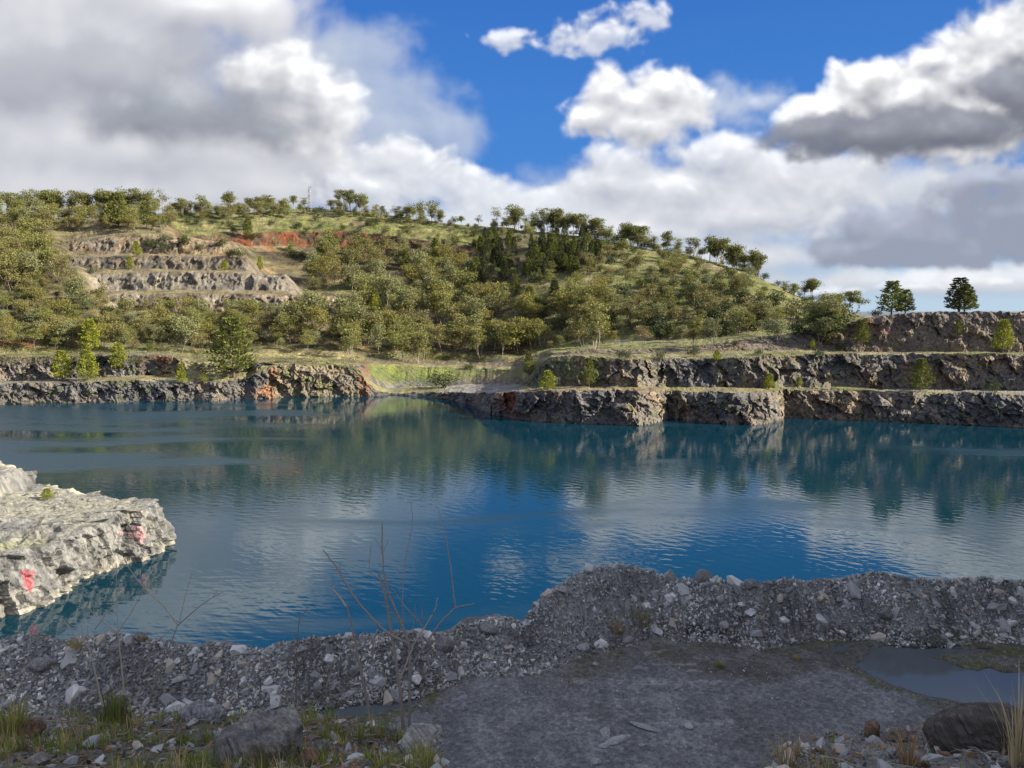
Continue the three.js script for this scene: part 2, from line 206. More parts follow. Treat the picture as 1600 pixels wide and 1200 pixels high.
// the old terraces on the left of the hill: foot and brow of each face
const faces = [
  { f: [[170, 487], [300, 488], [440, 492], [545, 490]], t: [[170, 459], [300, 458], [440, 461], [545, 462]], d: 287, w: 7, a: 150, b: 575 },
  { f: [[150, 454], [300, 453], [480, 455]], t: [[150, 428], [300, 424], [480, 430]], d: 309, w: 6, a: 130, b: 500 },
  { f: [[90, 421], [250, 420], [420, 424]], t: [[90, 402], [250, 400], [420, 403]], d: 331, w: 5, a: 80, b: 440 },
  { f: [[100, 397], [250, 397], [385, 397]], t: [[100, 388], [160, 374], [230, 366], [310, 370], [385, 384]], d: 350, w: 9, a: 95, b: 400 },
  { f: [[270, 385], [440, 383], [560, 386], [760, 408]], t: [[270, 370], [440, 362], [560, 361], [760, 388]], d: 392, w: 9, a: 265, b: 770 },
];
const along = (list, px) => { if (px <= list[0][0]) return list[0][1]; for (let i = 1; i < list.length; i++) if (px <= list[i][0]) return lerp(list[i - 1][1], list[i][1], (px - list[i - 1][0]) / (list[i][0] - list[i - 1][0])); return list[list.length - 1][1]; };
const faceW = (F, px) => sstep(F.a, F.a + 40, px) * (1 - sstep(F.b - 50, F.b, px));
function hillKeys(s) {   // 12 levels between hill base and ridge
  const b = on(hb, s), r = on(rd, s), px = pxOf(s), out = [b];
  faces.forEach((F, i) => {
    const w = faceW(F, px);
    for (let k = 0; k < 2; k++) {
      const frac = (i * 2 + k + 1) / 11, e = frac + lerp(0.10, -0.17, sstep(330, 420, px) * (1 - sstep(700, 830, px))) * Math.sin(frac * Math.PI), plain = [lerp(b[0], r[0], frac), lerp(b[1], r[1], e)];
      const q = ray(px, along(k ? F.t : F.f, px)), D = (i === 4 ? lerp(b[0], r[0], 8.2 / 11) : F.d) + (k ? F.w : 0) * (1 + 0.3 * noise2(px / 60, i)), step = [D, EYE + q.y * D];
      out.push([lerp(plain[0], step[0], w), lerp(plain[1], step[1], w)]);
    }
  });
  for (let i = 1; i < out.length; i++) { if (out[i][0] < out[i - 1][0] + 0.8) out[i][0] = out[i - 1][0] + 0.8; }
  out.push([Math.max(r[0], out[10][0] + 3), r[1]], [r[0] + 90, r[1] - 12], [r[0] + 260, Math.min(r[1] - 60, 10)]);
  return out;
}
const S = bearings(0.00135, -1.25, 1.25);
// rows: [from key, to key, rows, outward relief, upward relief, kind]
const SEG = [[4, 0, 0, 'rock'], [30, 1.5, 0.2, 'rock'], [6, 0.3, 0.25, 'flat'], [28, 1.5, 0.2, 'rock'], [7, 0.2, 0.3, 'flat'], [26, 0.9, 0.2, 'rock'], [8, 0.2, 0.5, 'flat'],
  [26, 0.1, 1.0, 'hill'], [12, 1.3, 0.3, 'rock'], [7, 0.3, 0.7, 'hill'], [11, 1.3, 0.3, 'rock'], [7, 0.3, 0.7, 'hill'], [10, 1.2, 0.3, 'rock'], [7, 0.3, 0.7, 'hill'], [12, 1.5, 0.3, 'rock'], [8, 0.3, 0.7, 'hill'], [10, 1.2, 0.4, 'rock'], [14, 0.1, 0.9, 'hill'], [8, 0, 0.8, 'hill'], [5, 0, 0.5, 'hill']];
const NK = SEG.length + 1, keyAmp = [], keyUp = [];
for (let k = 0; k < NK; k++) { const a = SEG[k - 1] ?? SEG[k], b = SEG[k] ?? a; keyAmp.push(0.5 * Math.max(a[1], b[1])); keyUp.push(0.5 * (a[2] + b[2])); }
const brow = [0, 0, 0.75, 0.25, 0.85, 0.2, 0.7, 0.1]; keyAmp[0] = 0; keyUp[0] = 0; keyUp[1] = 0;
const rows = []; SEG.forEach(([n], k) => { for (let i = 0; i < n; i++) rows.push([k, i / n]); }); rows.push([NK - 2, 1]);
const land = rows.map(() => new Array(S.length));
S.forEach((s, c) => {
  const w = on(L.water, s), keys = [[w[0] - 3, -6], [w[0], 0], on(L.top1, s), on(L.back1, s), on(L.top2, s), on(L.back2, s), on(L.top3, s), ...hillKeys(s)];
  for (let i = 1; i < keys.length; i++) if (keys[i][0] < keys[i - 1][0] + 0.35) keys[i][0] = keys[i - 1][0] + 0.35;
  const px = pxOf(s), beach = sstep(565, 590, px) * (1 - sstep(650, 690, px)), mid = sstep(560, 580, px) * (1 - sstep(800, 822, px)), mound = sstep(812, 824, px) * (1 - sstep(900, 960, px));
  const ln = 1 / Math.hypot(1, s);
  rows.forEach(([k, t], r) => {
    const a = keys[k], b = keys[k + 1], seg = SEG[k];
    let te = t; if (seg[3] === 'rock' && k > 0) te = t < 1 ? t + 0.10 * Math.sin(t * Math.PI) : t;   // faces steeper below, rounded at the brow
    const D = lerp(a[0], b[0], t), y = lerp(a[1], b[1], te), x = s * D, z = -D;
    let ah = lerp(keyAmp[k], keyAmp[k + 1], t) + 0.5 * seg[1] * Math.sin(Math.PI * t), av = lerp(keyUp[k], keyUp[k + 1], t) + 0.5 * seg[2] * Math.sin(Math.PI * t);
    if (k <= 2) ah *= 1 - 0.8 * beach; if (k >= 2 && k <= 6) ah *= 1 - 0.9 * mid; if (k >= 3 && k <= 5) ah *= 1 - 0.5 * mound;
    if (k >= 7 && k <= 17) { const F = faces[Math.min(4, Math.max(0, (k - 8) >> 1))]; ah *= faceW(F, px); }
    let d = 0;
    if (ah > 0.02) {
      const wx = 1.2 * noise3(x / 7, y / 7, z / 7), u1 = x * 0.92 + y * 0.4 + wx, v1 = y * 0.92 - x * 0.4, [v, e] = blocks3(u1 / 1.5, v1 / 2.6, z / 1.7), [v2] = blocks3(u1 / 0.62 + 7, v1 / 1.05, z / 0.7), [v3] = blocks3(u1 / 4.3, v1 / 6 + 3, z / 4.5);
      d = 0.75 * fbm3(x / 15, y / 40, z / 15, 2) + 0.95 * v3 + 0.5 * v + 0.26 * v2 + 0.3 * noise3(x / 2.6, y / 5, z / 2.6) - 0.5 * Math.max(0, 0.2 - e);
    }
    const up = av * (fbm2(x / 9, z / 9, 4) + 0.25 * noise2(x / 1.7, z / 1.7)) + (k <= 6 ? brow[k] * (1 - t) + brow[k + 1] * t : 0) * (0.6 * noise2(x / 4.5, k * 9) + 0.5 * noise2(x / 1.6, k * 9 + 3) + 0.3 * noise2(x / 0.6, k * 9));
    const lat = k > 0 && ah > 0.05 ? ah * (0.7 * noise3(x / 3, y / 2.4, z / 3 + 50) + 0.4 * noise3(x, y / 0.9, z + 20)) * Math.min(1, Math.max(0, y + 0.5)) : 0;
    land[r][c] = [x - s * ln * d * ah + lat, y + up, z + ln * d * ah, s, k, t];
  });
});
const C = { slate: [0.10, 0.101, 0.108], pale: [0.32, 0.30, 0.275], tan: [0.36, 0.275, 0.175], brown: [0.20, 0.145, 0.095], red: [0.31, 0.095, 0.042], orange: [0.36, 0.175, 0.08], ochre: [0.44, 0.30, 0.13], dry: [0.40, 0.35, 0.17], green: [0.215, 0.245, 0.055], moss: [0.10, 0.13, 0.035], litter: [0.105, 0.085, 0.055], road: [0.42, 0.40, 0.37] };
const near = (px, a, b, e) => sstep(a - e, a + e, px) * (1 - sstep(b - e, b + e, px));
function landColour(p) {
  const [x, y, z, s, k, t] = p, px = pxOf(s), n = fbm3(x / 6, y / 6, z / 6, 4), m = fbm3(x / 23 + 9, y / 23, z / 23, 4), f = noise3(x * 1.3, y * 1.3, z * 1.3), kind = SEG[k][3];
  const left = 1 - sstep(540, 600, px), right = sstep(800, 830, px); let c;
  if (k <= 6) {
    if (kind === 'rock') {
      c = mixc(C.slate, C.pale, clamp(0.16 + 0.5 * n + 0.3 * m + 0.2 * f));
      c = mixc(c, C.brown, clamp(0.15 + 1.1 * m) * 0.6); const jt = noise3(x / 1.9 + y / 5, y / 14, z / 1.9); c = mixc(c, [0.36, 0.27, 0.17], sstep(0.25, 0.55, jt + 0.5 * m) * 0.55); c = mixc(c, C.moss, sstep(0.3, 0.6, fbm3(x / 4 + 40, y / 3, z / 4, 3)) * 0.5);
      if (k === 5) { c = mixc(c, C.brown, 0.45); c = mixc(c, [0.24, 0.10, 0.06], near(px, 1338, 1392, 20) * clamp(0.35 + 1.4 * n + m)); if (left > 0.5) c = mixc(C.dry, C.moss, clamp(0.4 + m)); c = mixc(c, C.orange, near(px, -80, 62, 8) * left * clamp(0.75 + 1.5 * n) * sstep(0.15, 0.3, t) * (1 - sstep(0.75, 0.95, t))); }
      if (k <= 3) {
        c = mixc(c, C.orange, near(px, 398, 436, 12) * clamp(0.2 + 1.5 * n)); c = mixc(c, C.orange, near(px, 502, 535, 8) * clamp(0.1 + 1.6 * n) * sstep(0.3, 0.6, t)); c = mixc(c, [0.27, 0.225, 0.15], near(px, 436, 565, 14) * clamp(0.45 + 0.9 * m)); c = mixc(c, C.moss, near(px, 440, 565, 14) * sstep(0.1, 0.5, n + 0.4 * m) * 0.6);
        c = mixc(c, C.red, near(px, 562, 583, 5) * clamp(0.45 + n)); c = mixc(c, C.red, near(px, 226, 272, 10) * (k === 3 ? 0.85 : 0) * clamp(0.6 + n)); c = mixc(c, [0.2, 0.075, 0.045], near(px, 780, 830, 14) * (k === 1 ? 1 : 0) * clamp(0.55 + 1.5 * n));
        if (k === 3) { const bank = near(px, 575, 818, 10); c = mixc(c, mixc(mixc(C.green, C.moss, clamp(0.85 + n)), [0.24, 0.2, 0.11], clamp(0.3 + 0.9 * m + 0.5 * n)), bank * sstep(0.12, 0.3, t + 0.1 * n)); c = mixc(c, mixc(C.moss, C.brown, clamp(0.35 + n)), near(px, 822, 940, 12) * clamp(0.75 + m)); c = mixc(c, C.dry, near(px, 250, 400, 14) * clamp(0.6 + m)); }
      }
    } else {
      c = mixc(C.dry, C.green, clamp(0.38 + 0.9 * m + 0.35 * n)); c = mixc(c, C.pale, clamp(0.25 + 0.8 * n) * 0.6);
      if (k === 2) { c = mixc(c, C.road, near(px, 690, 815, 14) * 0.95); c = mixc(c, C.pale, near(px, -900, 130, 20) * 0.7); c = mixc(c, C.road, near(px, 1350, 2500, 20) * sstep(0.25, 0.5, t) * 0.8); c = mixc(c, [0.36, 0.26, 0.17], near(px, 870, 1040, 20) * 0.6); }
      if (k === 4) c = mixc(c, C.pale, near(px, 120, 290, 20) * 0.6);
      if (k === 6) c = mixc(c, C.green, 0.45 * right);
    }
    return mul(c, 1 + 0.16 * f);
  }
  const meadow = clamp(sstep(790, 900, px) + near(px, 240, 800, 40) * (k >= 17 ? 1 : 0));
  c = mixc(mixc(C.litter, C.dry, clamp(0.32 + 0.9 * m + 0.4 * n)), mixc(C.green, C.dry, clamp(0.28 + 0.9 * m + 0.5 * n)), meadow);
  c = mixc(c, C.green, 0.5 * sstep(0.1, 0.5, m)); const bare = sstep(0.28, 0.5, fbm2(x / 17 + 30, z / 17, 4)); c = mixc(c, [0.3, 0.22, 0.13], bare * 0.7); const tr = Math.abs(noise2(x / 38, z / 14 + 60)); c = mixc(c, [0.4, 0.34, 0.22], (1 - sstep(0.012, 0.035, tr)) * 0.6); c = mul(c, 1 + 0.35 * noise2(x / 1.1, z / 1.1) + 0.2 * noise2(x / 3.1, z / 3.1));
  if (kind === 'rock') {
    const i = (k - 8) >> 1, w = faceW(faces[i], px);
    let q = mixc([0.27, 0.21, 0.15], [0.48, 0.42, 0.34], clamp(0.45 + 0.8 * n)); if (i === 3) q = mixc(q, [0.5, 0.37, 0.22], clamp(0.3 + m + 0.3 * sstep(270, 340, px))); if (i === 0) q = mixc(q, [0.5, 0.41, 0.29], 0.85 * sstep(430, 460, px)); if (i === 1) q = mixc(q, [0.4, 0.38, 0.35], 0.5); if (i === 2) q = mixc(q, C.slate, clamp(0.2 + n));
    if (i === 4) q = mixc(C.red, C.brown, clamp(0.05 + 0.6 * m + 0.6 * sstep(575, 640, px) + 0.5 * (1 - sstep(350, 400, px))));
    c = mixc(c, q, w * (i === 4 ? clamp(0.75 + 1.5 * n) : 0.95));
  } else if (k >= 9 && k <= 15) { const w = near(px, 110, 470, 40); c = mixc(c, mixc(C.dry, C.tan, clamp(0.5 + n)), w * 0.7); if (k >= 13) c = mixc(c, C.orange, near(px, 310, 460, 25) * clamp(0.1 + 1.2 * n)); }
  c = mixc(c, C.ochre, near(px, 560, 690, 22) * (k === 7 ? 1 : 0) * sstep(0.12, 0.25, t) * (1 - sstep(0.5, 0.7, t)) * clamp(0.55 + 1.3 * n));
  c = mixc(c, C.tan, near(px, 420, 580, 25) * (k === 7 ? 1 : 0) * sstep(0.4, 0.6, t) * clamp(0.5 + n));
  c = mixc(c, [0.36, 0.35, 0.33], near(px, 930, 1070, 14) * (k === 7 ? 1 : 0) * (1 - sstep(0.10, 0.2, t)) * clamp(0.7 + n));
  return mul(c, 1 + 0.16 * f);
}
function landPiece(name, k0, k1, material) { const a = rows.findIndex(q => q[0] === k0), b = k1 + 1 >= NK - 1 ? rows.length - 1 : rows.findIndex(q => q[0] === k1 + 1); const g = land.slice(a, b + 1); const o = structure(name, sheet(g, (p, r) => { if (p[4] > k1) return landColour([...p.slice(0, 4), k1, 1]); return landColour(p); }), material); return o; }
landPiece('shore_cliff', 0, 1, M.cliff);
landPiece('quarry_bench', 2, 2, M.soil);
landPiece('quarry_cliff', 3, 3, M.cliff);
landPiece('quarry_bench', 4, 4, M.soil);
landPiece('quarry_cliff', 5, 5, M.cliff);
landPiece('quarry_bench', 6, 6, M.soil);
landPiece('hill', 7, 19, M.soil);
// where a line of sight meets the built land
function groundAt(px, py, fromRow = 0) {
  const q = ray(px, py); let lo = 0, hi = S.length - 1; while (hi - lo > 1) { const m = (lo + hi) >> 1; if (S[m] < q.s) lo = m; else hi = m; }
  for (let r = Math.max(8, fromRow); r < rows.length - 12; r++) { const p = land[r][lo]; if ((p[1] - EYE) / -p[2] >= q.y) return new THREE.Vector3(p[0], p[1], p[2]); }
  return null;
}
const ridgeRow = rows.findIndex(q => q[0] === 18);
function ridgeAt(px, back = 0) { const s = (px - 800) / FOCAL / (CD + 0.22 * SD); let lo = 0, hi = S.length - 1; while (hi - lo > 1) { const m = (lo + hi) >> 1; if (S[m] < s) lo = m; else hi = m; } const p = land[clamp(ridgeRow + back, 0, rows.length - 1)][lo]; return new THREE.Vector3(p[0], p[1], p[2]); }
console.log('land done');

// ------------------------------------------------------------------ the lake
{
  const n = 1024, tile = 44, h = new Float32Array(n * n), r = rngOf(404), tw = [];
  for (let i = 0; i < 64; i++) { const wl = 0.34 * Math.pow(5.5, r()), k = tile / wl, a = Math.PI / 2 + 0.25 + (r() + r() + r() - 1.5) * 0.85; const kx = Math.round(k * Math.cos(a)), ky = Math.round(k * Math.sin(a)); tw.push([kx, ky, r() * 6.283, 0.0015 * Math.pow(wl, 0.1)]); }
  const sx = new Float32Array(n * n), sy = new Float32Array(n * n), T = 4096, SIN = new Float32Array(T); for (let i = 0; i < T; i++) SIN[i] = Math.cos(i / T * 2 * Math.PI);
  for (const [kx, ky, ph, sl] of tw) { const km = Math.hypot(kx, ky) || 1, ax = sl * kx / km, ay = sl * ky / km, p0 = Math.floor(ph / 6.2832 * T); for (let j = 0; j < n; j++) for (let i = 0; i < n; i++) { const v = SIN[(((kx * i + ky * j) * (T / n)) + p0) & (T - 1)]; sx[j * n + i] += ax * v; sy[j * n + i] += ay * v; } }
  const d = new Float32Array(n * n * 4); for (let i = 0; i < n * n; i++) { const l = 1 / Math.hypot(sx[i], sy[i], 1); d[i * 4] = 0.5 - 0.5 * sx[i] * l; d[i * 4 + 1] = 0.5 - 0.5 * sy[i] * l; d[i * 4 + 2] = 0.5 + 0.5 * l; d[i * 4 + 3] = 1; }
  const nt = new THREE.DataTexture(d, n, n, THREE.RGBAFormat, THREE.FloatType); nt.wrapS = nt.wrapT = THREE.RepeatWrapping; nt.magFilter = nt.minFilter = THREE.LinearFilter; nt.needsUpdate = true; nt.repeat.set(1 / tile, 1 / tile); nt.rotation = 0.12;
  // gusts roughen the surface in drifting bands
  const gn = 512, gx0 = -300, gz0 = -260, gw = 600, gh = 320, g = new Uint8Array(gn * gn * 4);
  for (let j = 0; j < gn; j++) for (let i = 0; i < gn; i++) {
    const x = gx0 + gw * (i + 0.5) / gn, z = gz0 + gh * (j + 0.5) / gn, w = 14 * noise2(x / 60, z / 60);
    let v = 0.04 + 0.05 * sstep(0.05, 0.5, fbm2((x + w) / 46 + 3, (z + 0.3 * x) / 13, 4)) + 0.28 * sstep(-0.35, 0.35, fbm2((x + w) / 70, (z + w) / 16 + 8, 4) + 0.9 * sstep(-20, -95, x) * sstep(-100, -125, z) * sstep(-215, -180, z) - 0.45);
    const q = Math.round(255 * clamp(v)); const o = (j * gn + i) * 4; g[o] = g[o + 1] = g[o + 2] = q; g[o + 3] = 255;
  }
  const rt = new THREE.DataTexture(g, gn, gn); rt.wrapS = rt.wrapT = THREE.ClampToEdgeWrapping; rt.magFilter = THREE.LinearFilter; rt.needsUpdate = true; rt.repeat.set(1 / gw, 1 / gh); rt.offset.set(-gx0 / gw, -gz0 / gh);
  const wm = new THREE.MeshPhysicalMaterial({ color: new THREE.Color().setRGB(0.002, 0.027, 0.047), roughness: 1, roughnessMap: rt, normalMap: nt, ior: 1.6, normalScale: new THREE.Vector2(1, 1) });
  const g2 = geo([-420, 0, 60, 420, 0, 60, 420, 0, -330, -420, 0, -330], [0, 1, 2, 0, 2, 3], null, [-420, 60, 420, 60, 420, -330, -420, -330]);
  structure('lake_water', g2, wm);
  structure('plain', geo([-3000, -5, 3000, 3000, -5, 3000, 3000, -5, -4000, -3000, -5, -4000], [0, 1, 2, 0, 2, 3], Array(4).fill(C.dry).flat(), [-3000, 3000, 3000, 3000, 3000, -4000, -3000, -4000]), M.soil);
}

// ------------------------------------------------------------------ the pale rock ledge standing in the lake on the left
const ledgeTop = (x, z) => { const hol = Math.exp(-Math.pow(((x + 47.5) / 6) ** 2 + ((z + 65.5) / 3.2) ** 2, 2)); return 4.5 + 0.18 * fbm2(x / 5, z / 5, 4) - 1.25 * hol * (0.8 + 0.4 * noise2(x, z)) + 2.0 * sstep(-56.5, -58.5, x) * sstep(-73, -76, z) + 0.16 * blocks3(x / 1.3, 0, z / 1.3)[0] + 0.1 * noise2(x / 0.5, z / 0.5); };
{
  const P = [[-56, -36], [-47, -47], [-42.5, -55], [-41, -60], [-39.8, -66], [-38.4, -71], [-37.4, -74.5], [-37.4, -77], [-39.2, -79], [-42, -80.4], [-47, -82.5], [-53, -85.5], [-62, -90], [-76, -96]];
  const curve = new THREE.CatmullRomCurve3(P.map(q => new THREE.Vector3(q[0], 0, q[1]))), N = 620, grid = [];
  const rowsL = 64, top = 60, pts = curve.getSpacedPoints(N), tan = pts.map((_, i) => curve.getTangentAt(i / N));
  for (let r = 0; r <= rowsL + top; r++) {
    const row = [];
    for (let i = 0; i <= N; i++) {
      const p = pts[i], t = tan[i], nx = -t.z, nz = t.x; let out = nx, oz = nz; if (out * (p.x + 58) + oz * (p.z + 66) < 0) { out = -out; oz = -oz; }
      if (r <= rowsL) {
        const f = r / rowsL, rim = ledgeTop(p.x - out * 2, p.z - oz * 2), y = lerp(-4, rim, f), inward = 0.1 + 0.75 * Math.max(0, y / 4.6) + 0.3 * sstep(0.94, 1, f);
        const a1 = p.z * 0.9 + y * 0.45, b1 = y * 0.9 - p.z * 0.45, [v, e] = blocks3(p.x / 1.6 + 3, b1 / 1.1, a1 / 1.5), [v2, e2] = blocks3(p.x / 0.62, b1 / 0.45, a1 / 0.6), [v3] = blocks3(p.x / 3.6, b1 / 3.4, a1 / 3.4), fl = 0.35 * fbm3(p.x / 5, y / 6, p.z / 5, 2) + 0.62 * v3 + 0.46 * v + 0.17 * v2 - 1.2 * Math.max(0, 0.13 - e) - 0.4 * Math.max(0, 0.12 - e2);
        row.push([p.x + out * (fl * 1.15 - inward), y + 0.1 * v * f, p.z + oz * (fl * 1.15 - inward), f]);
      } else {
        const f = (r - rowsL) / top, g0 = grid[rowsL][i], cx = -72 + 6 * (i / N), cz = lerp(-52, -80, i / N), e = f * f * 0.6 + f * 0.4, x = lerp(g0[0], cx, e), z = lerp(g0[2], cz, e);
        row.push([x, lerp(g0[1], ledgeTop(x, z), sstep(0, 0.18, f)), z, 1 + f]);
      }
    }
    grid.push(row);
  }
  const a1 = at(209, 838, 73), a2 = at(37, 906, 60.5), a3 = at(240, 825, 76.5), hit = (p, q, r) => Math.hypot(p[0] - q.x, (p[1] - q.y) * 1.0, p[2] - q.z) / r;
  structure('rock_ledge', sheet(grid, p => {
    const n = fbm3(p[0] / 1.8, p[1] / 1.8, p[2] / 1.8, 4), m = fbm3(p[0] / 7 + 4, p[1] / 7, p[2] / 7, 3), f = noise3(p[0] * 4, p[1] * 4, p[2] * 4);
    let c = mixc([0.13, 0.133, 0.136], [0.32, 0.313, 0.295], clamp(0.42 + 0.85 * n + 0.3 * m));
    c = mixc(c, [0.5, 0.45, 0.33], sstep(-72.5, -76, p[2]) * sstep(0.1, 0.5, m + n + 0.15) * (p[3] < 1.02 ? 0.6 : 0.1));
    c = mixc(c, [0.085, 0.085, 0.09], sstep(0.25, 0.6, n + 0.4 * f) * (p[3] < 1 ? 0.7 : 0.3));
    if (p[3] > 1.02) { c = mixc(c, [0.27, 0.265, 0.22], clamp(0.35 + m)); const hol = Math.exp(-(((p[0] + 47.5) / 5) ** 2 + ((p[2] + 64.5) / 2.2) ** 2)); c = mixc(c, [0.26, 0.27, 0.09], hol * 0.8); }
    c = mixc(c, [0.36, 0.34, 0.28], (1 - sstep(0.1, 0.55 + 0.3 * n, p[1])) * 0.7);   // lime crust at the water's edge
    const g1 = hit(p, a1, 1.05 + 0.9 * n), g3 = hit(p, a3, 0.6 + 0.6 * n), gr = hit(p, a2, 0.85 + 0.8 * n);
    if (g1 < 1) c = mixc(c, [0.6, 0.3, 0.31], 0.55 + 0.6 * n); if (g3 < 1) c = mixc(c, [0.55, 0.3, 0.29], 0.5 + 0.6 * n); if (gr < 1) c = mixc(c, [0.58, 0.09, 0.13], clamp(0.65 + 0.9 * n));
    return mul(c, 1 + 0.18 * f);
  }, p => [p[2] + 0.45 * p[1], p[0] + 0.9 * p[1]]), M.ledge);
}
console.log('ledge done');
// ------------------------------------------------------------------ near: quarry floor, rubble berm, puddles, the bank under the eye
const FLOOR = 17, onFloor = (px, py, h = 0) => { const q = ray(px, py), D = (FLOOR + h - EYE) / q.y; return [q.s, D, FLOOR + h]; };
const crestL = [[-400, 1030], [-150, 1018], [0, 1013], [60, 1006], [110, 1012], [180, 1008], [250, 1011], [300, 1015], [350, 1014], [400, 1021], [460, 1017], [500, 1010], [560, 1003], [600, 1003], [640, 999], [700, 993], [730, 977], [770, 971], [800, 975], [815, 983], [822, 975], [835, 955], [860, 930], [890, 912], [925, 899], [965, 894], [1000, 890], [1020, 893], [1040, 901], [1060, 907], [1100, 907], [1150, 911], [1190, 918], [1240, 912], [1280, 906], [1330, 906], [1370, 905], [1400, 912], [1450, 914], [1500, 913], [1540, 908], [1600, 911], [1800, 905], [2100, 900]].map(([px, py]) => onFloor(px, py, 0.8 - 0.2 * near(px, 680, 850, 60) + 0.32 * sstep(820, 930, px)));
const footL = [[-400, 1150], [0, 1128], [250, 1118], [430, 1112], [540, 1098], [640, 1075], [740, 1052], [830, 1050], [900, 1025], [985, 1002], [1060, 982], [1130, 976], [1300, 976], [1600, 975], [1800, 972], [2100, 970]].map(([px, py]) => onFloor(px, py));
const bearL = (l, s) => on(l, s);
function bermKeys(s) { const c = bearL(crestL, s), f = bearL(footL, s); return { f: Math.min(f[0], c[0] - 1.0), c: c[0], h: c[1] - FLOOR }; }
const poly = list => list.map(([px, py]) => { const q = onFloor(px, py); return [q[0] * q[1], -q[1]]; });
function sdist(P, x, z) { let d = 1e9, ins = false; for (let i = 0, j = P.length - 1; i < P.length; j = i++) { const [ax, az] = P[j], [bx, bz] = P[i], ex = bx - ax, ez = bz - az, t = clamp(((x - ax) * ex + (z - az) * ez) / (ex * ex + ez * ez)); d = Math.min(d, Math.hypot(x - ax - t * ex, z - az - t * ez)); if ((az > z) !== (bz > z) && x < (bx - ax) * (z - az) / (bz - az) + ax) ins = !ins; } return ins ? -d : d; }
const pools = [poly([[1340, 1036], [1360, 1015], [1399, 1003], [1447, 1007], [1513, 1013], [1560, 1012], [1520, 1018], [1470, 1020], [1462, 1027], [1500, 1040], [1527, 1046], [1545, 1040], [1569, 1051], [1620, 1046], [1800, 1050], [1800, 1130], [1600, 1112], [1518, 1101], [1456, 1089], [1391, 1068], [1355, 1052]]), poly([[1055, 992], [1090, 979], [1130, 975], [1205, 977], [1212, 986], [1180, 992], [1130, 1000], [1080, 1002]]), poly([[1285, 1014], [1310, 1007], [1336, 1008], [1318, 1016]]), poly([[480, 1112], [560, 1098], [650, 1086], [660, 1096], [600, 1112], [500, 1125]])];
const POOL = FLOOR - 0.02;
function poolD(x, z) { let d = 9; for (const P of pools) d = Math.min(d, sdist(P, x, z)); return d + 0.10 * noise2(x * 1.7, z * 2.3) + 0.05 * noise2(x * 6, z * 6); }
function nearY(s, D) {
  const x = s * D, z = -D, k = bermKeys(s);
  const lump = 0.5 * fbm2(x / 1.6, z / 1.6, 3) + 0.35 * (0.4 - Math.abs(noise2(x / 0.55, z / 0.55))) + 0.12 * noise2(x / 0.17, z / 0.17);
  if (D > k.f - 0.12) {
    const back = k.c + 1.5; let b;
    if (D <= k.c) b = k.h * Math.pow(sstep(k.f - 0.12, k.c + 0.25, D), 0.85) * 1.04; else b = k.h * (1 - 1.05 * sstep(k.c, back + 0.6, D));
    const cl = D > back ? Math.pow(D - back, 1.15) * 2.6 : 0;
    return FLOOR + 0.012 + b + lump * 0.38 * clamp(b * 2.5) - cl;
  }
  return FLOOR + 0.012 + 0.01 * fbm2(x / 1.4, z / 1.4, 4) - 0.075 * (1 - sstep(-0.2, 0.14, poolD(x, z)));
}
const dampOf = (x, z) => clamp(1 - sstep(0, 0.55, poolD(x, z) + 0.3 * noise2(x * 1.1, z * 1.6)));
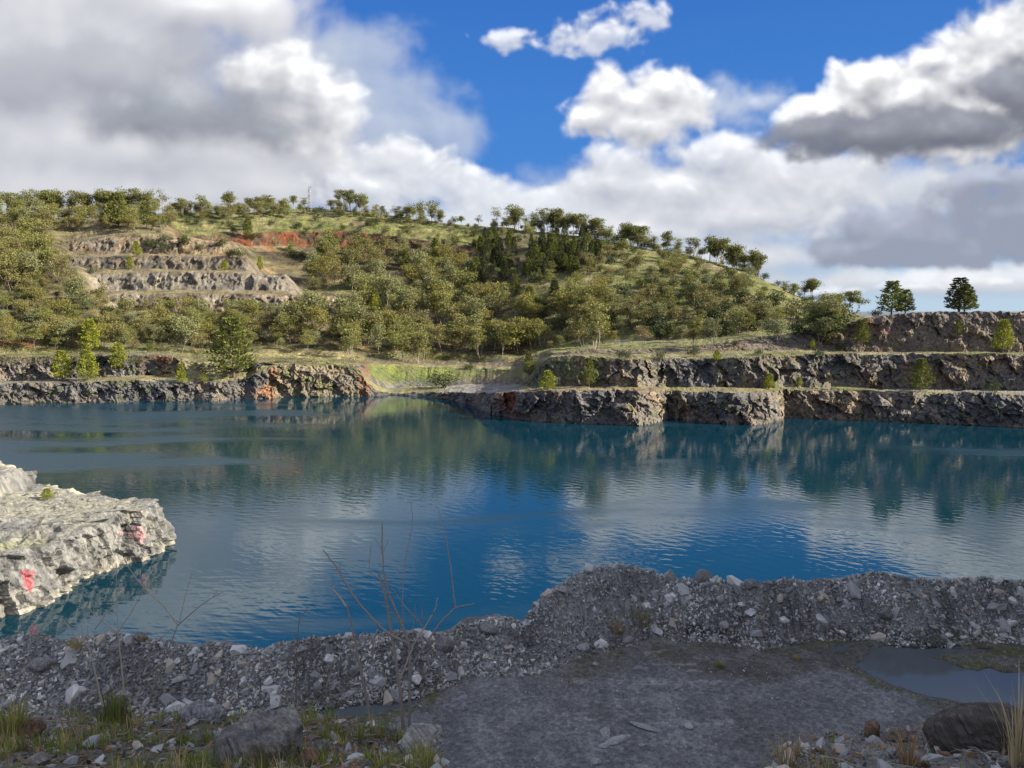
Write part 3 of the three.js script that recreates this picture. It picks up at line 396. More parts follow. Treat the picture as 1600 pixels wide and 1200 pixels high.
{
  const SB = bearings(0.0019, -1.35, 1.3), Ds = [], grid = []; for (let D = 5.2; D < 11; D += 0.25) Ds.push(D); for (let D = 11; D < 21.4; D += 0.06) Ds.push(D); for (let D = 21.5; D < 31; D += 0.5) Ds.push(D);
  for (const D of Ds) grid.push(SB.map(s => [s * D, nearY(s, D), -D, s, D]));
  structure('quarry_floor', sheet(grid, p => {
    const [x, y, z, s, D] = p, k = bermKeys(s), n = fbm2(x / 0.9, z / 0.9, 4), m = fbm2(x / 3.5 + 7, z / 3.5, 3), f = noise2(x * 14, z * 14);
    let c = mixc([0.24, 0.245, 0.24], [0.45, 0.455, 0.44], clamp(0.45 + 0.75 * n + 0.5 * m));
    if (D < k.f + 0.2) {
      const damp = dampOf(x, z), edge = near(D, k.f - 1.5 - 0.7 * m, k.f + 0.1, 0.3) * sstep(0.02, 0.12, s) * clamp(0.8 + n);
      c = mixc(c, [0.135, 0.12, 0.045], clamp(Math.max(damp, edge * 0.95, near(pxOf(s), 500, 700, 40) * sstep(k.f - 0.7, k.f - 0.2, D)) * (0.75 + 0.5 * n)) * 0.9);
      c = mixc(c, [0.15, 0.165, 0.03], sstep(0.25, 0.7, damp * (1 - damp) * 4 + n * 0.7 - 0.2) * 0.6);
      if (poolD(x, z) < 0) c = [0.045, 0.045, 0.036];
      c = mixc(c, [0.15, 0.147, 0.142], sstep(0.1, 0.5, m + 0.6 * n) * 0.6); c = mixc(c, [0.6, 0.59, 0.56], sstep(0.34, 0.5, fbm2(x * 1.1 + 9, z * 2.6, 4)) * near(pxOf(s), 860, 1180, 60) * 0.6); const rut = Math.abs(((x * 0.8 - z * 0.5) / 1.9 + 0.12 * noise2(x / 3, z / 3)) % 1 - 0.5); c = mixc(c, [0.2, 0.195, 0.185], (1 - sstep(0.05, 0.11, rut)) * 0.35 * clamp(0.6 + n));
    } else c = mixc([0.23, 0.235, 0.23], [0.47, 0.475, 0.455], clamp(0.45 + 0.8 * n));
    return mul(c, 1 + 0.2 * f);
  }, p => [p[0], p[2] + p[1] * 0.7]), M.gravel);
  const pm = new THREE.MeshPhysicalMaterial({ color: new THREE.Color().setRGB(0.10, 0.118, 0.125), roughness: 0.08, ior: 1.33 });
  for (const [x0, x1, z0, z1] of [[2.2, 17.5, -12.2, -18.5], [-4.4, -1.2, -12.9, -14.9]]) structure('puddle_water', geo([x0, POOL, z0, x1, POOL, z0, x1, POOL, z1, x0, POOL, z1], [0, 1, 2, 0, 2, 3], null, [0, 0, 1, 0, 1, 1, 0, 1]), pm);
}
// the bank the picture is taken from
const edgeL = [[-600, 4.4], [0, 4.35], [200, 4.3], [350, 4.25], [480, 4.2], [540, 4.1], [600, 3.85], [650, 3.6], [672, 3.2], [692, 2.62], [720, 2.3], [800, 2.2], [1100, 2.2], [1180, 2.35], [1204, 2.75], [1225, 3.35], [1270, 3.6], [1330, 3.7], [1400, 3.8], [1500, 3.95], [1600, 4.0], [2200, 4.1]].map(([px, D]) => [ray(px, 1150).s, D, 0]);
function bankY(s, D) { const x = s * D, z = -D, E = on(edgeL, s)[0]; const base = EYE - 1.65 - (D > 2.5 ? 0.447 * (D - 2.5) : 0.2 * (D - 2.5)); const l = 0.05 * fbm2(x * 1.6, z * 1.6, 3) + 0.022 * noise2(x * 7, z * 7) + 0.009 * noise2(x * 19, z * 19); const over = D - E + 0.08 * noise2(x * 4, 3); return base + l - 0.02 - (over > -0.15 ? 0.5 * Math.pow(over + 0.15, 2) * 6 : 0); }
{
  const SB = bearings(0.004, -2.2, 2.2, 0.85), grid = []; const ds = []; for (let D = 0.35; D < 1.9; D += 0.06) ds.push(D); for (let D = 1.9; D < 4.6; D += 0.016) ds.push(D); for (let D = 4.62; D < 6.2; D += 0.06) ds.push(D);
  for (const D of ds) grid.push(SB.map(s => [s * D, Math.max(FLOOR - 0.2, bankY(s, D)), -D, s, D]));
  structure('bank', sheet(grid, p => {
    const [x, y, z, s] = p, px = pxOf(s), n = fbm2(x * 2.2, z * 2.2, 4), m = fbm2(x * 0.9 + 5, z * 0.9, 3), f = noise2(x * 30, z * 30);
    let c = mixc([0.2, 0.165, 0.12], [0.42, 0.37, 0.3], clamp(0.4 + 0.8 * n)); c = mixc(c, [0.4, 0.23, 0.085], near(px, 420, 700, 60) * clamp(0.5 + 1.1 * m + 0.5 * n)); c = mixc(c, [0.18, 0.21, 0.045], clamp(-0.1 + 1.1 * m + 0.5 * n) * (1 - 0.6 * sstep(1100, 1250, px))); if (px > 1150) c = mixc(c, [0.32, 0.315, 0.31], 0.6);
    return mul(c, 1 + 0.25 * f);
  }, p => [p[0], p[2]]), M.bank);
}
// out of view: high wall right of the eye, placed to shade floor and bank
{
  const P = [[80, -34], [40, -32], [24.5, -29], [21.5, -22], [21, -12], [20, -2], [19, 6], [20, 12], [30, 17], [48, 20]], cv = new THREE.CatmullRomCurve3(P.map(q => new THREE.Vector3(q[0], 0, q[1])), false, 'catmullrom', 0.2), N = 220, pts = cv.getSpacedPoints(N), grid = [];
  for (let r = 0; r <= 34; r++) grid.push(pts.map((p, i) => { const t = cv.getTangentAt(i / N), ox = -t.z, oz = t.x, sg = ox * (p.x - 70) + oz * (p.z + 12) < 0 ? 1 : -1, f = Math.min(1, r / 26), y = lerp(15, 39 + 1.5 * noise2(p.x / 9, p.z / 9), f), [v] = blocks3(p.x / 1.7, y / 1.7, p.z / 1.7), d = 1.2 * fbm3(p.x / 6, y / 8, p.z / 6, 3) + 0.4 * v - 3.2 * f - Math.max(0, r - 26) * 5; return [p.x - sg * ox * d, y + Math.max(0, r - 26) * 0.3, p.z - sg * oz * d]; }));
  structure('unseen_shading_wall', sheet(grid, p => mixc([0.24, 0.23, 0.22], [0.42, 0.4, 0.37], clamp(0.4 + 0.7 * fbm3(p[0] / 3, p[1] / 3, p[2] / 3, 3)))), M.cliff);  // unseen wall kept pale so that it bounces light onto the floor
}
console.log('near done');
// ------------------------------------------------------------------ stones
const stoneTint = [[0.43, 0.44, 0.425], [0.33, 0.338, 0.33], [0.52, 0.525, 0.5], [0.62, 0.62, 0.59], [0.46, 0.41, 0.33], [0.22, 0.225, 0.222]];
function angular(seed, n = 13, flat = 0.62) { const r = rngOf(seed), pts = []; for (let i = 0; i < n; i++) { const a = r() * 6.283, u = r() * 2 - 1, k = 0.75 + 0.4 * r(), q = Math.sqrt(1 - u * u); pts.push(new THREE.Vector3(q * Math.cos(a) * k * 1.1, u * k * flat, q * Math.sin(a) * k * 0.8)); } const g = new ConvexGeometry(pts); g.deleteAttribute('uv'); return g; }
function tinted(g, c, seed, vary = 0.22) { const h = g.clone(), r = rngOf(seed), n = h.attributes.position.count, col = new Float32Array(n * 3); for (let i = 0; i < n; i += 3) { const k = 1 + vary * (r() - 0.5) * 2; for (let j = 0; j < 3; j++) for (let q = 0; q < 3; q++) col[(i + j) * 3 + q] = c[q] * k; } h.setAttribute('color', new THREE.BufferAttribute(col, 3)); return h; }
const stoneGeo = []; for (let i = 0; i < 14; i++) stoneGeo.push(tinted(angular(300 + i, 17 + i % 6, 0.5 + 0.05 * (i % 5)), stoneTint[i % 6], i));
const plainGeo = []; for (let i = 0; i < 5; i++) plainGeo.push(tinted(angular(900 + i, 9, 0.6), [1, 1, 1], i, 0.12));
function scatter(name, parent, n, seed, place, size, tint) {   // loose small stones, as one mass
  const r = rngOf(seed), per = Math.ceil(n / plainGeo.length);
  const o = new THREE.Matrix4(), q = new THREE.Quaternion(), e = new THREE.Euler(), v = new THREE.Vector3(), sc = new THREE.Vector3(), c = new THREE.Color();
  plainGeo.forEach((g, gi) => {
    const im = new THREE.InstancedMesh(g, M.stone, per); im.name = gi ? numbered(name) : numbered(name); im.userData = { kind: 'stuff' }; im.castShadow = im.receiveShadow = true; let k = 0;
    for (let i = 0; i < per; i++) { const p = place(r); if (!p) continue; const z = size(r); e.set(r() * 6.3, r() * 6.3, r() * 6.3); q.setFromEuler(e); v.copy(p); v.y += z * 0.25; sc.set(z, z * (0.7 + 0.5 * r()), z); o.compose(v, q, sc); im.setMatrixAt(k, o); const t = mul(tint(r), 0.8 + 0.55 * fbm2(p.x * 0.8, p.z * 0.8, 3)); im.setColorAt(k, c.setRGB(t[0], t[1], t[2])); k++; }
    im.count = k; parent.add(im);
  });
}
const grey = r => { const k = 0.6 + 0.75 * r(); const t = stoneTint[Math.floor(r() * 6)]; return mul(t, k); };
const bermSpot = (r, lo = -0.15, hi = 1.25) => { const s = -0.9 + 1.75 * r(), k = bermKeys(s), t = lo + (hi - lo) * r(), D = lerp(k.f, k.c, t); return new THREE.Vector3(s * D, nearY(s, D), -D); };
scatter('gravel', scene, 34000, 71, r => bermSpot(r), r => 0.016 + 0.06 * Math.pow(r(), 2.5), grey);
scatter('gravel', scene, 5000, 72, r => { const s = -0.3 + 1.15 * r(), k = bermKeys(s), D = 11.5 + (k.f - 11.5) * Math.pow(r(), 0.7), x = s * D; if (poolD(x, -D) < 0.05) return null; return new THREE.Vector3(x, nearY(s, D), -D); }, r => 0.008 + 0.022 * Math.pow(r(), 4), r => mul(grey(r), 1.0));
scatter('pebbles', scene, 7000, 73, r => { const px = r() < 0.72 ? 730 * r() - 30 : 1190 + 440 * r(), s = ray(px, 1150).s, E = on(edgeL, s)[0], D = 2.2 + (E + 0.15 - 2.2) * r(); return new THREE.Vector3(s * D, bankY(s, D), -D); }, r => 0.005 + 0.022 * Math.pow(r(), 3), r => r() < 0.45 ? mul([0.29, 0.19, 0.11], 0.6 + r()) : mul(grey(r), 0.68));
{   // the larger stones of the berm
  const berm = group('berm_stones'); berm.userData = { kind: 'structure' }; const r = rngOf(55);
  for (let i = 0; i < 300; i++) { const p = bermSpot(r, -0.1, 1.12), m = part('stone', stoneGeo[Math.floor(r() * 14)], M.stone, berm), z = 0.07 + 0.13 * Math.pow(r(), 2); m.position.copy(p); m.position.y += z * 0.12; m.rotation.set(r() * 0.9, r() * 6.3, r() * 0.9); m.scale.set(z * (0.9 + 0.5 * r()), z, z); }
}
function boulder(seed, c1, c2, sx, sy, sz, det = 22, sharp = 0.5) {   // a broken block with flat faces and grain
  const g0 = new THREE.IcosahedronGeometry(1, det), r = rngOf(seed), pl = []; for (let i = 0; i < 11; i++) { const v = new THREE.Vector3(r() * 2 - 1, r() * 2 - 1, r() * 2 - 1).normalize(); pl.push([v, 0.62 + 0.3 * r()]); }
  const p = g0.attributes.position, col = new Float32Array(p.count * 3), uv = new Float32Array(p.count * 2), v = new THREE.Vector3();
  for (let i = 0; i < p.count; i++) {
    v.fromBufferAttribute(p, i).normalize(); let k = 1.05; for (const [n, d] of pl) { const c = v.dot(n); if (c > 0.05) k = Math.min(k, d / c); } k = lerp(0.85, k, sharp + 0.35) + 0.05 * fbm3(v.x * 3 + seed, v.y * 3, v.z * 3, 4);
    v.multiplyScalar(k); const n = fbm3(v.x * 2.3 + seed, v.y * 4, v.z * 2.3, 4), f = noise3(v.x * 17, v.y * 17, v.z * 17), c = mul(mixc(c1, c2, clamp(0.45 + 0.9 * n)), 1 + 0.2 * f); p.setXYZ(i, v.x * sx, v.y * sy, v.z * sz); col.set(c, i * 3); uv[i * 2] = v.x * sx + v.y * sy * 0.4; uv[i * 2 + 1] = v.z * sz + v.y * sy;
  }
  g0.setAttribute('color', new THREE.BufferAttribute(col, 3)); g0.setAttribute('uv', new THREE.BufferAttribute(uv, 2));
  const g = g0; const idx = new Map(), ni = [], P2 = [], C2 = [], U2 = [];   // weld for smooth shading
  for (let i = 0; i < p.count; i++) { const key = p.getX(i).toFixed(5) + p.getY(i).toFixed(5) + p.getZ(i).toFixed(5); let q = idx.get(key); if (q === undefined) { q = P2.length / 3; idx.set(key, q); P2.push(p.getX(i), p.getY(i), p.getZ(i)); C2.push(col[i * 3], col[i * 3 + 1], col[i * 3 + 2]); U2.push(uv[i * 2], uv[i * 2 + 1]); } ni.push(q); }
  return geo(P2, ni, C2, U2);
}
function bankPoint(px, py) { const q = ray(px, py); let D = 2.0; for (; D < 4.4; D += 0.01) if ((bankY(q.s, D) - EYE) / D >= q.y) break; return new THREE.Vector3(q.s * D, bankY(q.s, D), -D); }
const greyDark = [0.18, 0.175, 0.165], greyMid = [0.34, 0.33, 0.31], greyPale = [0.52, 0.5, 0.48], rust = [0.3, 0.18, 0.1];
for (const [px, py, sx, sy, sz, ry, c1, c2, label, seed] of [
  [416, 1190, 0.2, 0.17, 0.15, 0.4, greyDark, [0.42, 0.39, 0.33], 'large rounded grey boulder at the bottom edge left of the bare sapling', 3],
  [318, 1124, 0.145, 0.085, 0.10, -0.2, [0.3, 0.3, 0.3], [0.5, 0.5, 0.5], 'flat pale grey slab of rock on the bank below the dry stalks', 7],
  [656, 1172, 0.11, 0.1, 0.09, 0.7, [0.42, 0.41, 0.38], [0.72, 0.7, 0.66], 'whitish rock on the edge of the bank right of the bare sapling', 11],
  [496, 1172, 0.05, 0.032, 0.045, 0.2, greyDark, greyMid, 'small dark grey stone between the boulder and the whitish rock', 13],
  [480, 1112, 0.045, 0.05, 0.04, 0.9, greyMid, greyPale, 'upright pale stone in the grass left of the twin stems', 17],
  [556, 1112, 0.05, 0.035, 0.04, 0.1, greyMid, greyPale, 'light grey stone in front of the short leaning stem', 19],
  [482, 1196, 0.05, 0.05, 0.05, 0.5, rust, [0.3, 0.2, 0.12], 'rust brown stone beside the large rounded boulder', 23],
  [48, 1150, 0.07, 0.06, 0.06, 0.3, rust, [0.16, 0.13, 0.1], 'dark brown stone in the grass at the left edge', 29],
  [62, 1192, 0.05, 0.025, 0.04, 0.8, greyMid, [0.4, 0.34, 0.27], 'small tan stone in the bottom left corner', 31],
  [1540, 1168, 0.26, 0.145, 0.17, -0.12, [0.085, 0.072, 0.06], [0.17, 0.145, 0.12], 'big dark brown block of rock in the bottom right corner', 37],
  [1362, 1150, 0.05, 0.06, 0.045, 0.5, rust, [0.2, 0.16, 0.12], 'upright brown stone in the middle of the right rubble heap', 41],
  [1402, 1154, 0.065, 0.035, 0.05, 0.2, [0.2, 0.15, 0.1], [0.3, 0.25, 0.19], 'tilted tan slab just left of the big dark block', 43],
  [1404, 1126, 0.055, 0.028, 0.04, 0.9, greyMid, greyPale, 'pale grey stone on top of the right rubble heap', 47],
  [1282, 1136, 0.06, 0.03, 0.05, 0.4, greyMid, greyPale, 'flat pale stone at the left end of the right rubble heap', 53],
  [1236, 1160, 0.04, 0.035, 0.04, 0.6, rust, greyMid, 'small round stone at the foot of the right rubble heap', 59],
  [1330, 1178, 0.045, 0.025, 0.04, 0.1, greyMid, [0.36, 0.36, 0.37], 'small grey stone at the bottom of the right rubble heap', 61],
  [1426, 1186, 0.06, 0.03, 0.05, 0.3, greyDark, [0.28, 0.23, 0.18], 'flat brownish stone below the tilted tan slab', 67],
]) { const o = new THREE.Mesh(boulder(seed, c1, c2, sx, sy, sz, sx > 0.1 ? 26 : 10), M.boulder); o.name = numbered(sx > 0.1 ? 'boulder' : 'stone'); o.position.copy(bankPoint(px, py)); o.position.y += sy * 0.38; o.rotation.y = ry; scene.add(shade(tag(o, label, sx > 0.1 ? 'boulder' : 'stone'))); }
{   // stones lying loose on the bank
  const r = rngOf(808); for (let i = 0; i < 150; i++) { const rt = i >= 90, px = rt ? 1205 + 390 * r() : 690 * r(), s = ray(px, 1150).s, E = on(edgeL, s)[0], D = 2.45 + (E - 2.5) * r(), z = 0.014 + 0.03 * Math.pow(r(), 1.6), o = new THREE.Mesh(stoneGeo[[0, 1, 4, 5, 6, 7, 10, 11, 12, 13][Math.floor(r() * 10)]], M.stone); o.name = numbered('stone'); o.position.set(s * D, bankY(s, D) + z * 0.2, -D); o.rotation.set(r() * 0.6, r() * 6.3, r() * 0.6); o.scale.set(z * 1.3, z, z); scene.add(shade(tag(o, `small broken stone ${rt ? 'in the bottom right rubble heap' : 'on the bottom left bank'}, ${D < 3 ? 'near' : D < 3.5 ? 'middle' : 'far'} ${['far left', 'left', 'centre', 'right', 'far right'][Math.min(4, Math.floor((rt ? (px - 1205) / 390 : px / 690) * 5))]}`, 'stone', rt ? 'stones of the bottom right rubble heap' : 'stones lying on the bottom left bank'))); }
}
for (const [px, py, w, h, d, pale, label, seed] of [
  [1131, 979, 0.15, 0.10, 0.11, 0.4, 'rounded pale boulder at the foot of the berm beside the shallow puddle', 2], [981, 1003, 0.17, 0.12, 0.12, 0.2, 'grey boulder at the foot of the high mound of rubble', 4], [956, 1000, 0.10, 0.08, 0.08, 0, 'dark stone just left of the boulder under the high mound', 6],
  [1076, 1136, 0.13, 0.045, 0.09, 0.55, 'lone white stone on the open floor, in two lumps', 8], [966, 1158, 0.30, 0.05, 0.13, 0.5, 'long whitish slab flush with the quarry floor near the bottom', 10], [1010, 1138, 0.36, 0.04, 0.1, 0.35, 'long narrow pale rock rib in the quarry floor', 12], [945, 1146, 0.2, 0.04, 0.12, 0.35, 'pale broken slab left of the narrow rock rib', 14], [944, 1166, 0.11, 0.035, 0.08, 0.45, 'small whitish stone in front of the long slab', 16],
  [967, 1107, 0.07, 0.05, 0.06, 0.5, 'small white stone above the narrow rock rib', 18], [932, 1192, 0.13, 0.06, 0.1, 0.4, 'pale rounded stone at the bottom edge of the floor', 20], [1004, 1166, 0.09, 0.03, 0.06, 0.4, 'small flat white stone right of the long slab', 22], [930, 1039, 0.09, 0.05, 0.08, 0.35, 'small pale stone on the floor in front of the mound', 24], [1060, 1073, 0.22, 0.03, 0.06, 0.25, 'thin pale rock rib in the middle of the floor', 26], [1374, 979, 0.10, 0.05, 0.08, 0.4, 'small pale stone on the moss behind the large puddle', 28], [1456, 979, 0.16, 0.04, 0.09, 0.3, 'flat stone on the moss behind the large puddle', 30], [1100, 905, 0.26, 0.22, 0.2, 0.05, 'pointed brown boulder standing on the berm crest', 32], [1046, 903, 0.16, 0.19, 0.13, 0.35, 'upright pale stone on the crest of the high mound', 34], [1172, 916, 0.18, 0.15, 0.15, 0.15, 'squat grey boulder on the berm crest right of the pointed one', 36], [695, 1010, 0.24, 0.2, 0.2, 0.1, 'large grey block set in the berm behind the bare sapling', 38], [765, 984, 0.26, 0.14, 0.2, 0.12, 'broad grey block on the berm crest left of the high mound', 40], [1384, 960, 0.22, 0.16, 0.16, 0.05, 'square dark block in the right part of the berm', 42], [70, 1040, 0.34, 0.16, 0.25, 0.1, 'slanting grey slab in the berm at the far left', 44], [492, 1060, 0.12, 0.15, 0.1, 0.35, 'upright whitish stone in the berm left of the sapling', 46], [555, 1052, 0.15, 0.15, 0.13, 0.15, 'rounded grey stone in the berm behind the short leaning stem', 48],
]) {
  const q = ray(px, py); let D = 11; for (; D < 21; D += 0.02) if ((nearY(q.s, D) - EYE) / D >= q.y) break; if (D >= 20.9) D = bermKeys(q.s).c;
  const c2 = mixc([0.36, 0.35, 0.335], [0.78, 0.775, 0.75], Math.min(1, pale * 1.8)), o = new THREE.Mesh(boulder(seed + 100, mul(c2, 0.72), c2, w, h, d, 9), M.boulder); o.name = numbered(w > 0.15 ? 'boulder' : 'stone'); o.position.set(q.s * D, nearY(q.s, D) + h * 0.2, -D); o.rotation.y = seed; scene.add(shade(tag(o, label, w > 0.15 ? 'boulder' : 'stone')));
}
console.log('stones done');
// ------------------------------------------------------------------ plants
class MB {
  constructor() { this.p = []; this.i = []; this.c = []; }
  v(x, y, z, c) { this.p.push(x, y, z); this.c.push(c[0], c[1], c[2]); return this.p.length / 3 - 1; }
  tube(pts, r0, r1, sides, c) {
    const n = pts.length, base = this.p.length / 3, up = new THREE.Vector3(), a = new THREE.Vector3(), b = new THREE.Vector3(), t = new THREE.Vector3();
    for (let k = 0; k < n; k++) { t.subVectors(pts[Math.min(n - 1, k + 1)], pts[Math.max(0, k - 1)]).normalize(); up.set(Math.abs(t.y) > 0.9 ? 1 : 0, Math.abs(t.y) > 0.9 ? 0 : 1, 0); a.crossVectors(t, up).normalize(); b.crossVectors(t, a); const r = lerp(r0, r1, k / (n - 1)); for (let q = 0; q < sides; q++) { const w = q / sides * 6.2832, x = Math.cos(w) * r, y = Math.sin(w) * r; this.v(pts[k].x + a.x * x + b.x * y, pts[k].y + a.y * x + b.y * y, pts[k].z + a.z * x + b.z * y, c); } }
    for (let k = 0; k < n - 1; k++) for (let q = 0; q < sides; q++) { const q1 = (q + 1) % sides, A = base + k * sides + q, B = base + k * sides + q1, Cc = A + sides, Dd = B + sides; this.i.push(A, Cc, B, B, Cc, Dd); }
    const top = this.v(pts[n - 1].x, pts[n - 1].y, pts[n - 1].z, c), l = base + (n - 1) * sides; for (let q = 0; q < sides; q++) this.i.push(l + q, top, l + (q + 1) % sides);
    return this;
  }
  leaf(p, d, w, len, c) {   // a small lozenge of leaves along d
    const s = new THREE.Vector3(d.y * w.z - d.z * w.y, d.z * w.x - d.x * w.z, d.x * w.y - d.y * w.x).normalize(), h = len * 0.32;
    const a = this.v(p.x, p.y, p.z, c), b = this.v(p.x + d.x * len * 0.5 + s.x * h, p.y + d.y * len * 0.5 + s.y * h, p.z + d.z * len * 0.5 + s.z * h, c), e = this.v(p.x + d.x * len, p.y + d.y * len, p.z + d.z * len, c), f = this.v(p.x + d.x * len * 0.5 - s.x * h, p.y + d.y * len * 0.5 - s.y * h, p.z + d.z * len * 0.5 - s.z * h, c);
    this.i.push(a, b, e, a, e, f);
  }
  clump(c, rx, ry, rz, n, len, col, r, droop = 0.2) {
    const d = new THREE.Vector3(), w = new THREE.Vector3(), p = new THREE.Vector3();
    for (let k = 0; k < n; k++) { const u = r() * 2 - 1, a = r() * 6.283, q = Math.sqrt(1 - u * u), m = Math.pow(r(), 0.45); p.set(c.x + q * Math.cos(a) * rx * m, c.y + u * ry * m, c.z + q * Math.sin(a) * rz * m); d.set(r() * 2 - 1 + q * Math.cos(a) * 0.7, r() * 2 - 1 - droop + 0.4 * u, r() * 2 - 1 + q * Math.sin(a) * 0.7).normalize(); w.set(r() - 0.5, r() - 0.5, r() - 0.5).normalize(); this.leaf(p, d, w, len * (0.6 + 0.8 * r()), mul(col, 0.72 + 0.56 * r())); }
  }
  build() { return geo(this.p, this.i, this.c); }
}
const V = (x, y, z) => new THREE.Vector3(x, y, z);
function bend(a, b, k, r, n = 4) { const out = [], j = V((r() - 0.5) * k, (r() - 0.5) * k * 0.4, (r() - 0.5) * k); for (let i = 0; i <= n; i++) { const t = i / n, s = Math.sin(Math.PI * t); out.push(V(lerp(a.x, b.x, t) + j.x * s, lerp(a.y, b.y, t) + j.y * s, lerp(a.z, b.z, t) + j.z * s)); } return out; }
function gumShape(seed, H, spread, clumps, leaves, col, bark, opn = 1) {   // trunks that fork into limbs, each carrying a flat clump
  const r = rngOf(seed), t = new MB(), cr = new MB(), tr = 1 + Math.floor(r() * 2.2);
  for (let k = 0; k < tr; k++) {
    const az = r() * 6.28, lean = tr > 1 ? 0.12 + 0.1 * r() : 0.06 * r(), f = V(Math.cos(az) * H * lean, H * (0.34 + 0.16 * r()), Math.sin(az) * H * lean), base = V(Math.cos(az) * 0.12 * (tr - 1), -0.8, Math.sin(az) * 0.12 * (tr - 1));
    t.tube(bend(base, f, H * 0.06, r, 4), H * 0.0125, H * 0.008, 6, bark);
    const n = Math.ceil(clumps / tr);
    for (let i = 0; i < n; i++) {
      const lowc = opn < 0.9 ? 0.6 : 0.34, a2 = az + (i / n) * 6.28 + r(), hgt = lowc + (1.0 - lowc) * Math.pow(r(), 0.75), rr = spread * (0.25 + 0.75 * r()) * (1.15 - 0.55 * hgt), y = H * (hgt - 0.04 * r()), e = V(f.x + Math.cos(a2) * rr, y, f.z + Math.sin(a2) * rr), limb = bend(V(f.x * (0.8 + 0.2 * r()), Math.min(f.y, y) * (0.75 + 0.2 * r()), f.z), e, H * 0.1, r, 4);
      t.tube(limb, H * 0.0062, H * 0.0022, 4, bark);
      const q = H * (0.125 + 0.06 * r()); cr.clump(e, q * 1.15, q * 0.66 * opn, q * 1.15, leaves, H * 0.046, mul(col, 0.85 + 0.3 * r()), r, 0.35);
      if (r() < 0.6) { const m = limb[2]; cr.clump(V(m.x + (r() - 0.5) * q, m.y + q * 0.5, m.z + (r() - 0.5) * q), q * 0.8, q * 0.45, q * 0.8, leaves * 0.6, H * 0.044, mul(col, 0.8 + 0.3 * r()), r, 0.35); }
    }
  }
  return [t.build(), cr.build()];
}
function bushShape(seed, H, R, n, col) {
  const r = rngOf(seed), t = new MB(), cr = new MB();
  for (let i = 0; i < 3; i++) t.tube([V(0, -0.5, 0), V((r() - 0.5) * R, H * 0.5, (r() - 0.5) * R)], 0.09, 0.04, 4, [0.09, 0.07, 0.05]);
  for (let i = 0; i < 9; i++) { const a = r() * 6.28, q = R * 0.55 * Math.sqrt(r()); cr.clump(V(Math.cos(a) * q, H * (0.32 + 0.36 * r()), Math.sin(a) * q), R * 0.55, H * 0.34, R * 0.55, n / 9, H * 0.105, mul(col, 0.85 + 0.35 * r()), r, 0); }
  return [t.build(), cr.build()];
}
function pineShape(seed, H, R, n, col, taper = 0.75, lower = 0.1) {   // whorls of upswept branches
  const r = rngOf(seed), t = new MB(), cr = new MB(), lv = Math.round(9 + H * 0.5);
  t.tube(bend(V(0, -0.8, 0), V(0, H * 0.96, 0), H * 0.02, r, 5), H * 0.02, H * 0.004, 6, [0.11, 0.085, 0.065]);
  const d = V(), w = V(), p = V();
  for (let i = 0; i < lv; i++) {
    const f = lower + (1 - lower) * (i / lv), y0 = H * f, rad = R * Math.pow(1 - f, taper) * (f < 0.3 ? 0.72 + f : 1), nb = 5 + Math.floor(r() * 3);
    for (let b = 0; b < nb; b++) {
      const a = (b + r() * 0.8) / nb * 6.28 + i, L2 = (rad * (0.72 + 0.45 * r())) + 0.04 * H, e = V(Math.cos(a) * L2, y0 + L2 * (0.22 + 0.25 * r()), Math.sin(a) * L2), s0 = V(0, y0, 0), cc = mul(col, 0.78 + 0.45 * r());
      if (L2 > 0.5) t.tube([s0, V(e.x * 0.5, lerp(y0, e.y, 0.35), e.z * 0.5), e], H * 0.005, H * 0.002, 3, [0.10, 0.08, 0.06]);
      const m = Math.ceil(n / lv / nb);
      for (let k = 0; k < m; k++) { const u = 0.2 + 0.8 * Math.sqrt(r()), g = (1.1 - 0.5 * u) * L2 * 0.27 + 0.12; p.set(e.x * u + (r() - 0.5) * g * 1.6, lerp(y0, e.y, u) + (r() - 0.35) * g, e.z * u + (r() - 0.5) * g * 1.6); d.set(Math.cos(a) * 0.7 + (r() - 0.5) * 1.2, 0.55 + 0.6 * (r() - 0.3), Math.sin(a) * 0.7 + (r() - 0.5) * 1.2).normalize(); w.set(r() - 0.5, r() - 0.5, r() - 0.5).normalize(); cr.leaf(p, d, w, H * 0.047 * (0.6 + 0.7 * r()), mul(cc, 0.75 + 0.5 * r())); }
    }
  }
  return [t.build(), cr.build()];
}
const tones = { olive: [0.185, 0.19, 0.055], grey: [0.205, 0.215, 0.095], brown: [0.185, 0.168, 0.062], gold: [0.19, 0.178, 0.045], dark: [0.06, 0.076, 0.026], lime: [0.26, 0.28, 0.035], pine: [0.15, 0.17, 0.04], blue: [0.07, 0.088, 0.045] };
const paleBark = [0.3, 0.265, 0.215], dkBark = [0.16, 0.13, 0.1];
const kinds = { ridge: [], olive: [], grey: [], brown: [], gold: [], bush: [], bluebush: [], pine: [], dark: [], lime: [] };
for (let i = 0; i < 8; i++) kinds.ridge.push(gumShape(100 + i, 10, 3.1 + 0.35 * (i % 4), 8 + i * 2, 46 + 4 * i, mixc(tones.olive, tones.dark, 0.3), [0.24, 0.205, 0.17], 0.85));
for (let i = 0; i < 5; i++) { kinds.olive.push(gumShape(120 + i, 10, 2.7 + 0.4 * i, 16 + 2 * i, 62, tones.olive, paleBark)); kinds.grey.push(gumShape(140 + i, 10, 2.4 + 0.4 * i, 17 + 2 * i, 64, tones.grey, paleBark)); kinds.brown.push(gumShape(160 + i, 8, 2.7 + 0.35 * i, 16 + i, 60, tones.brown, dkBark)); }
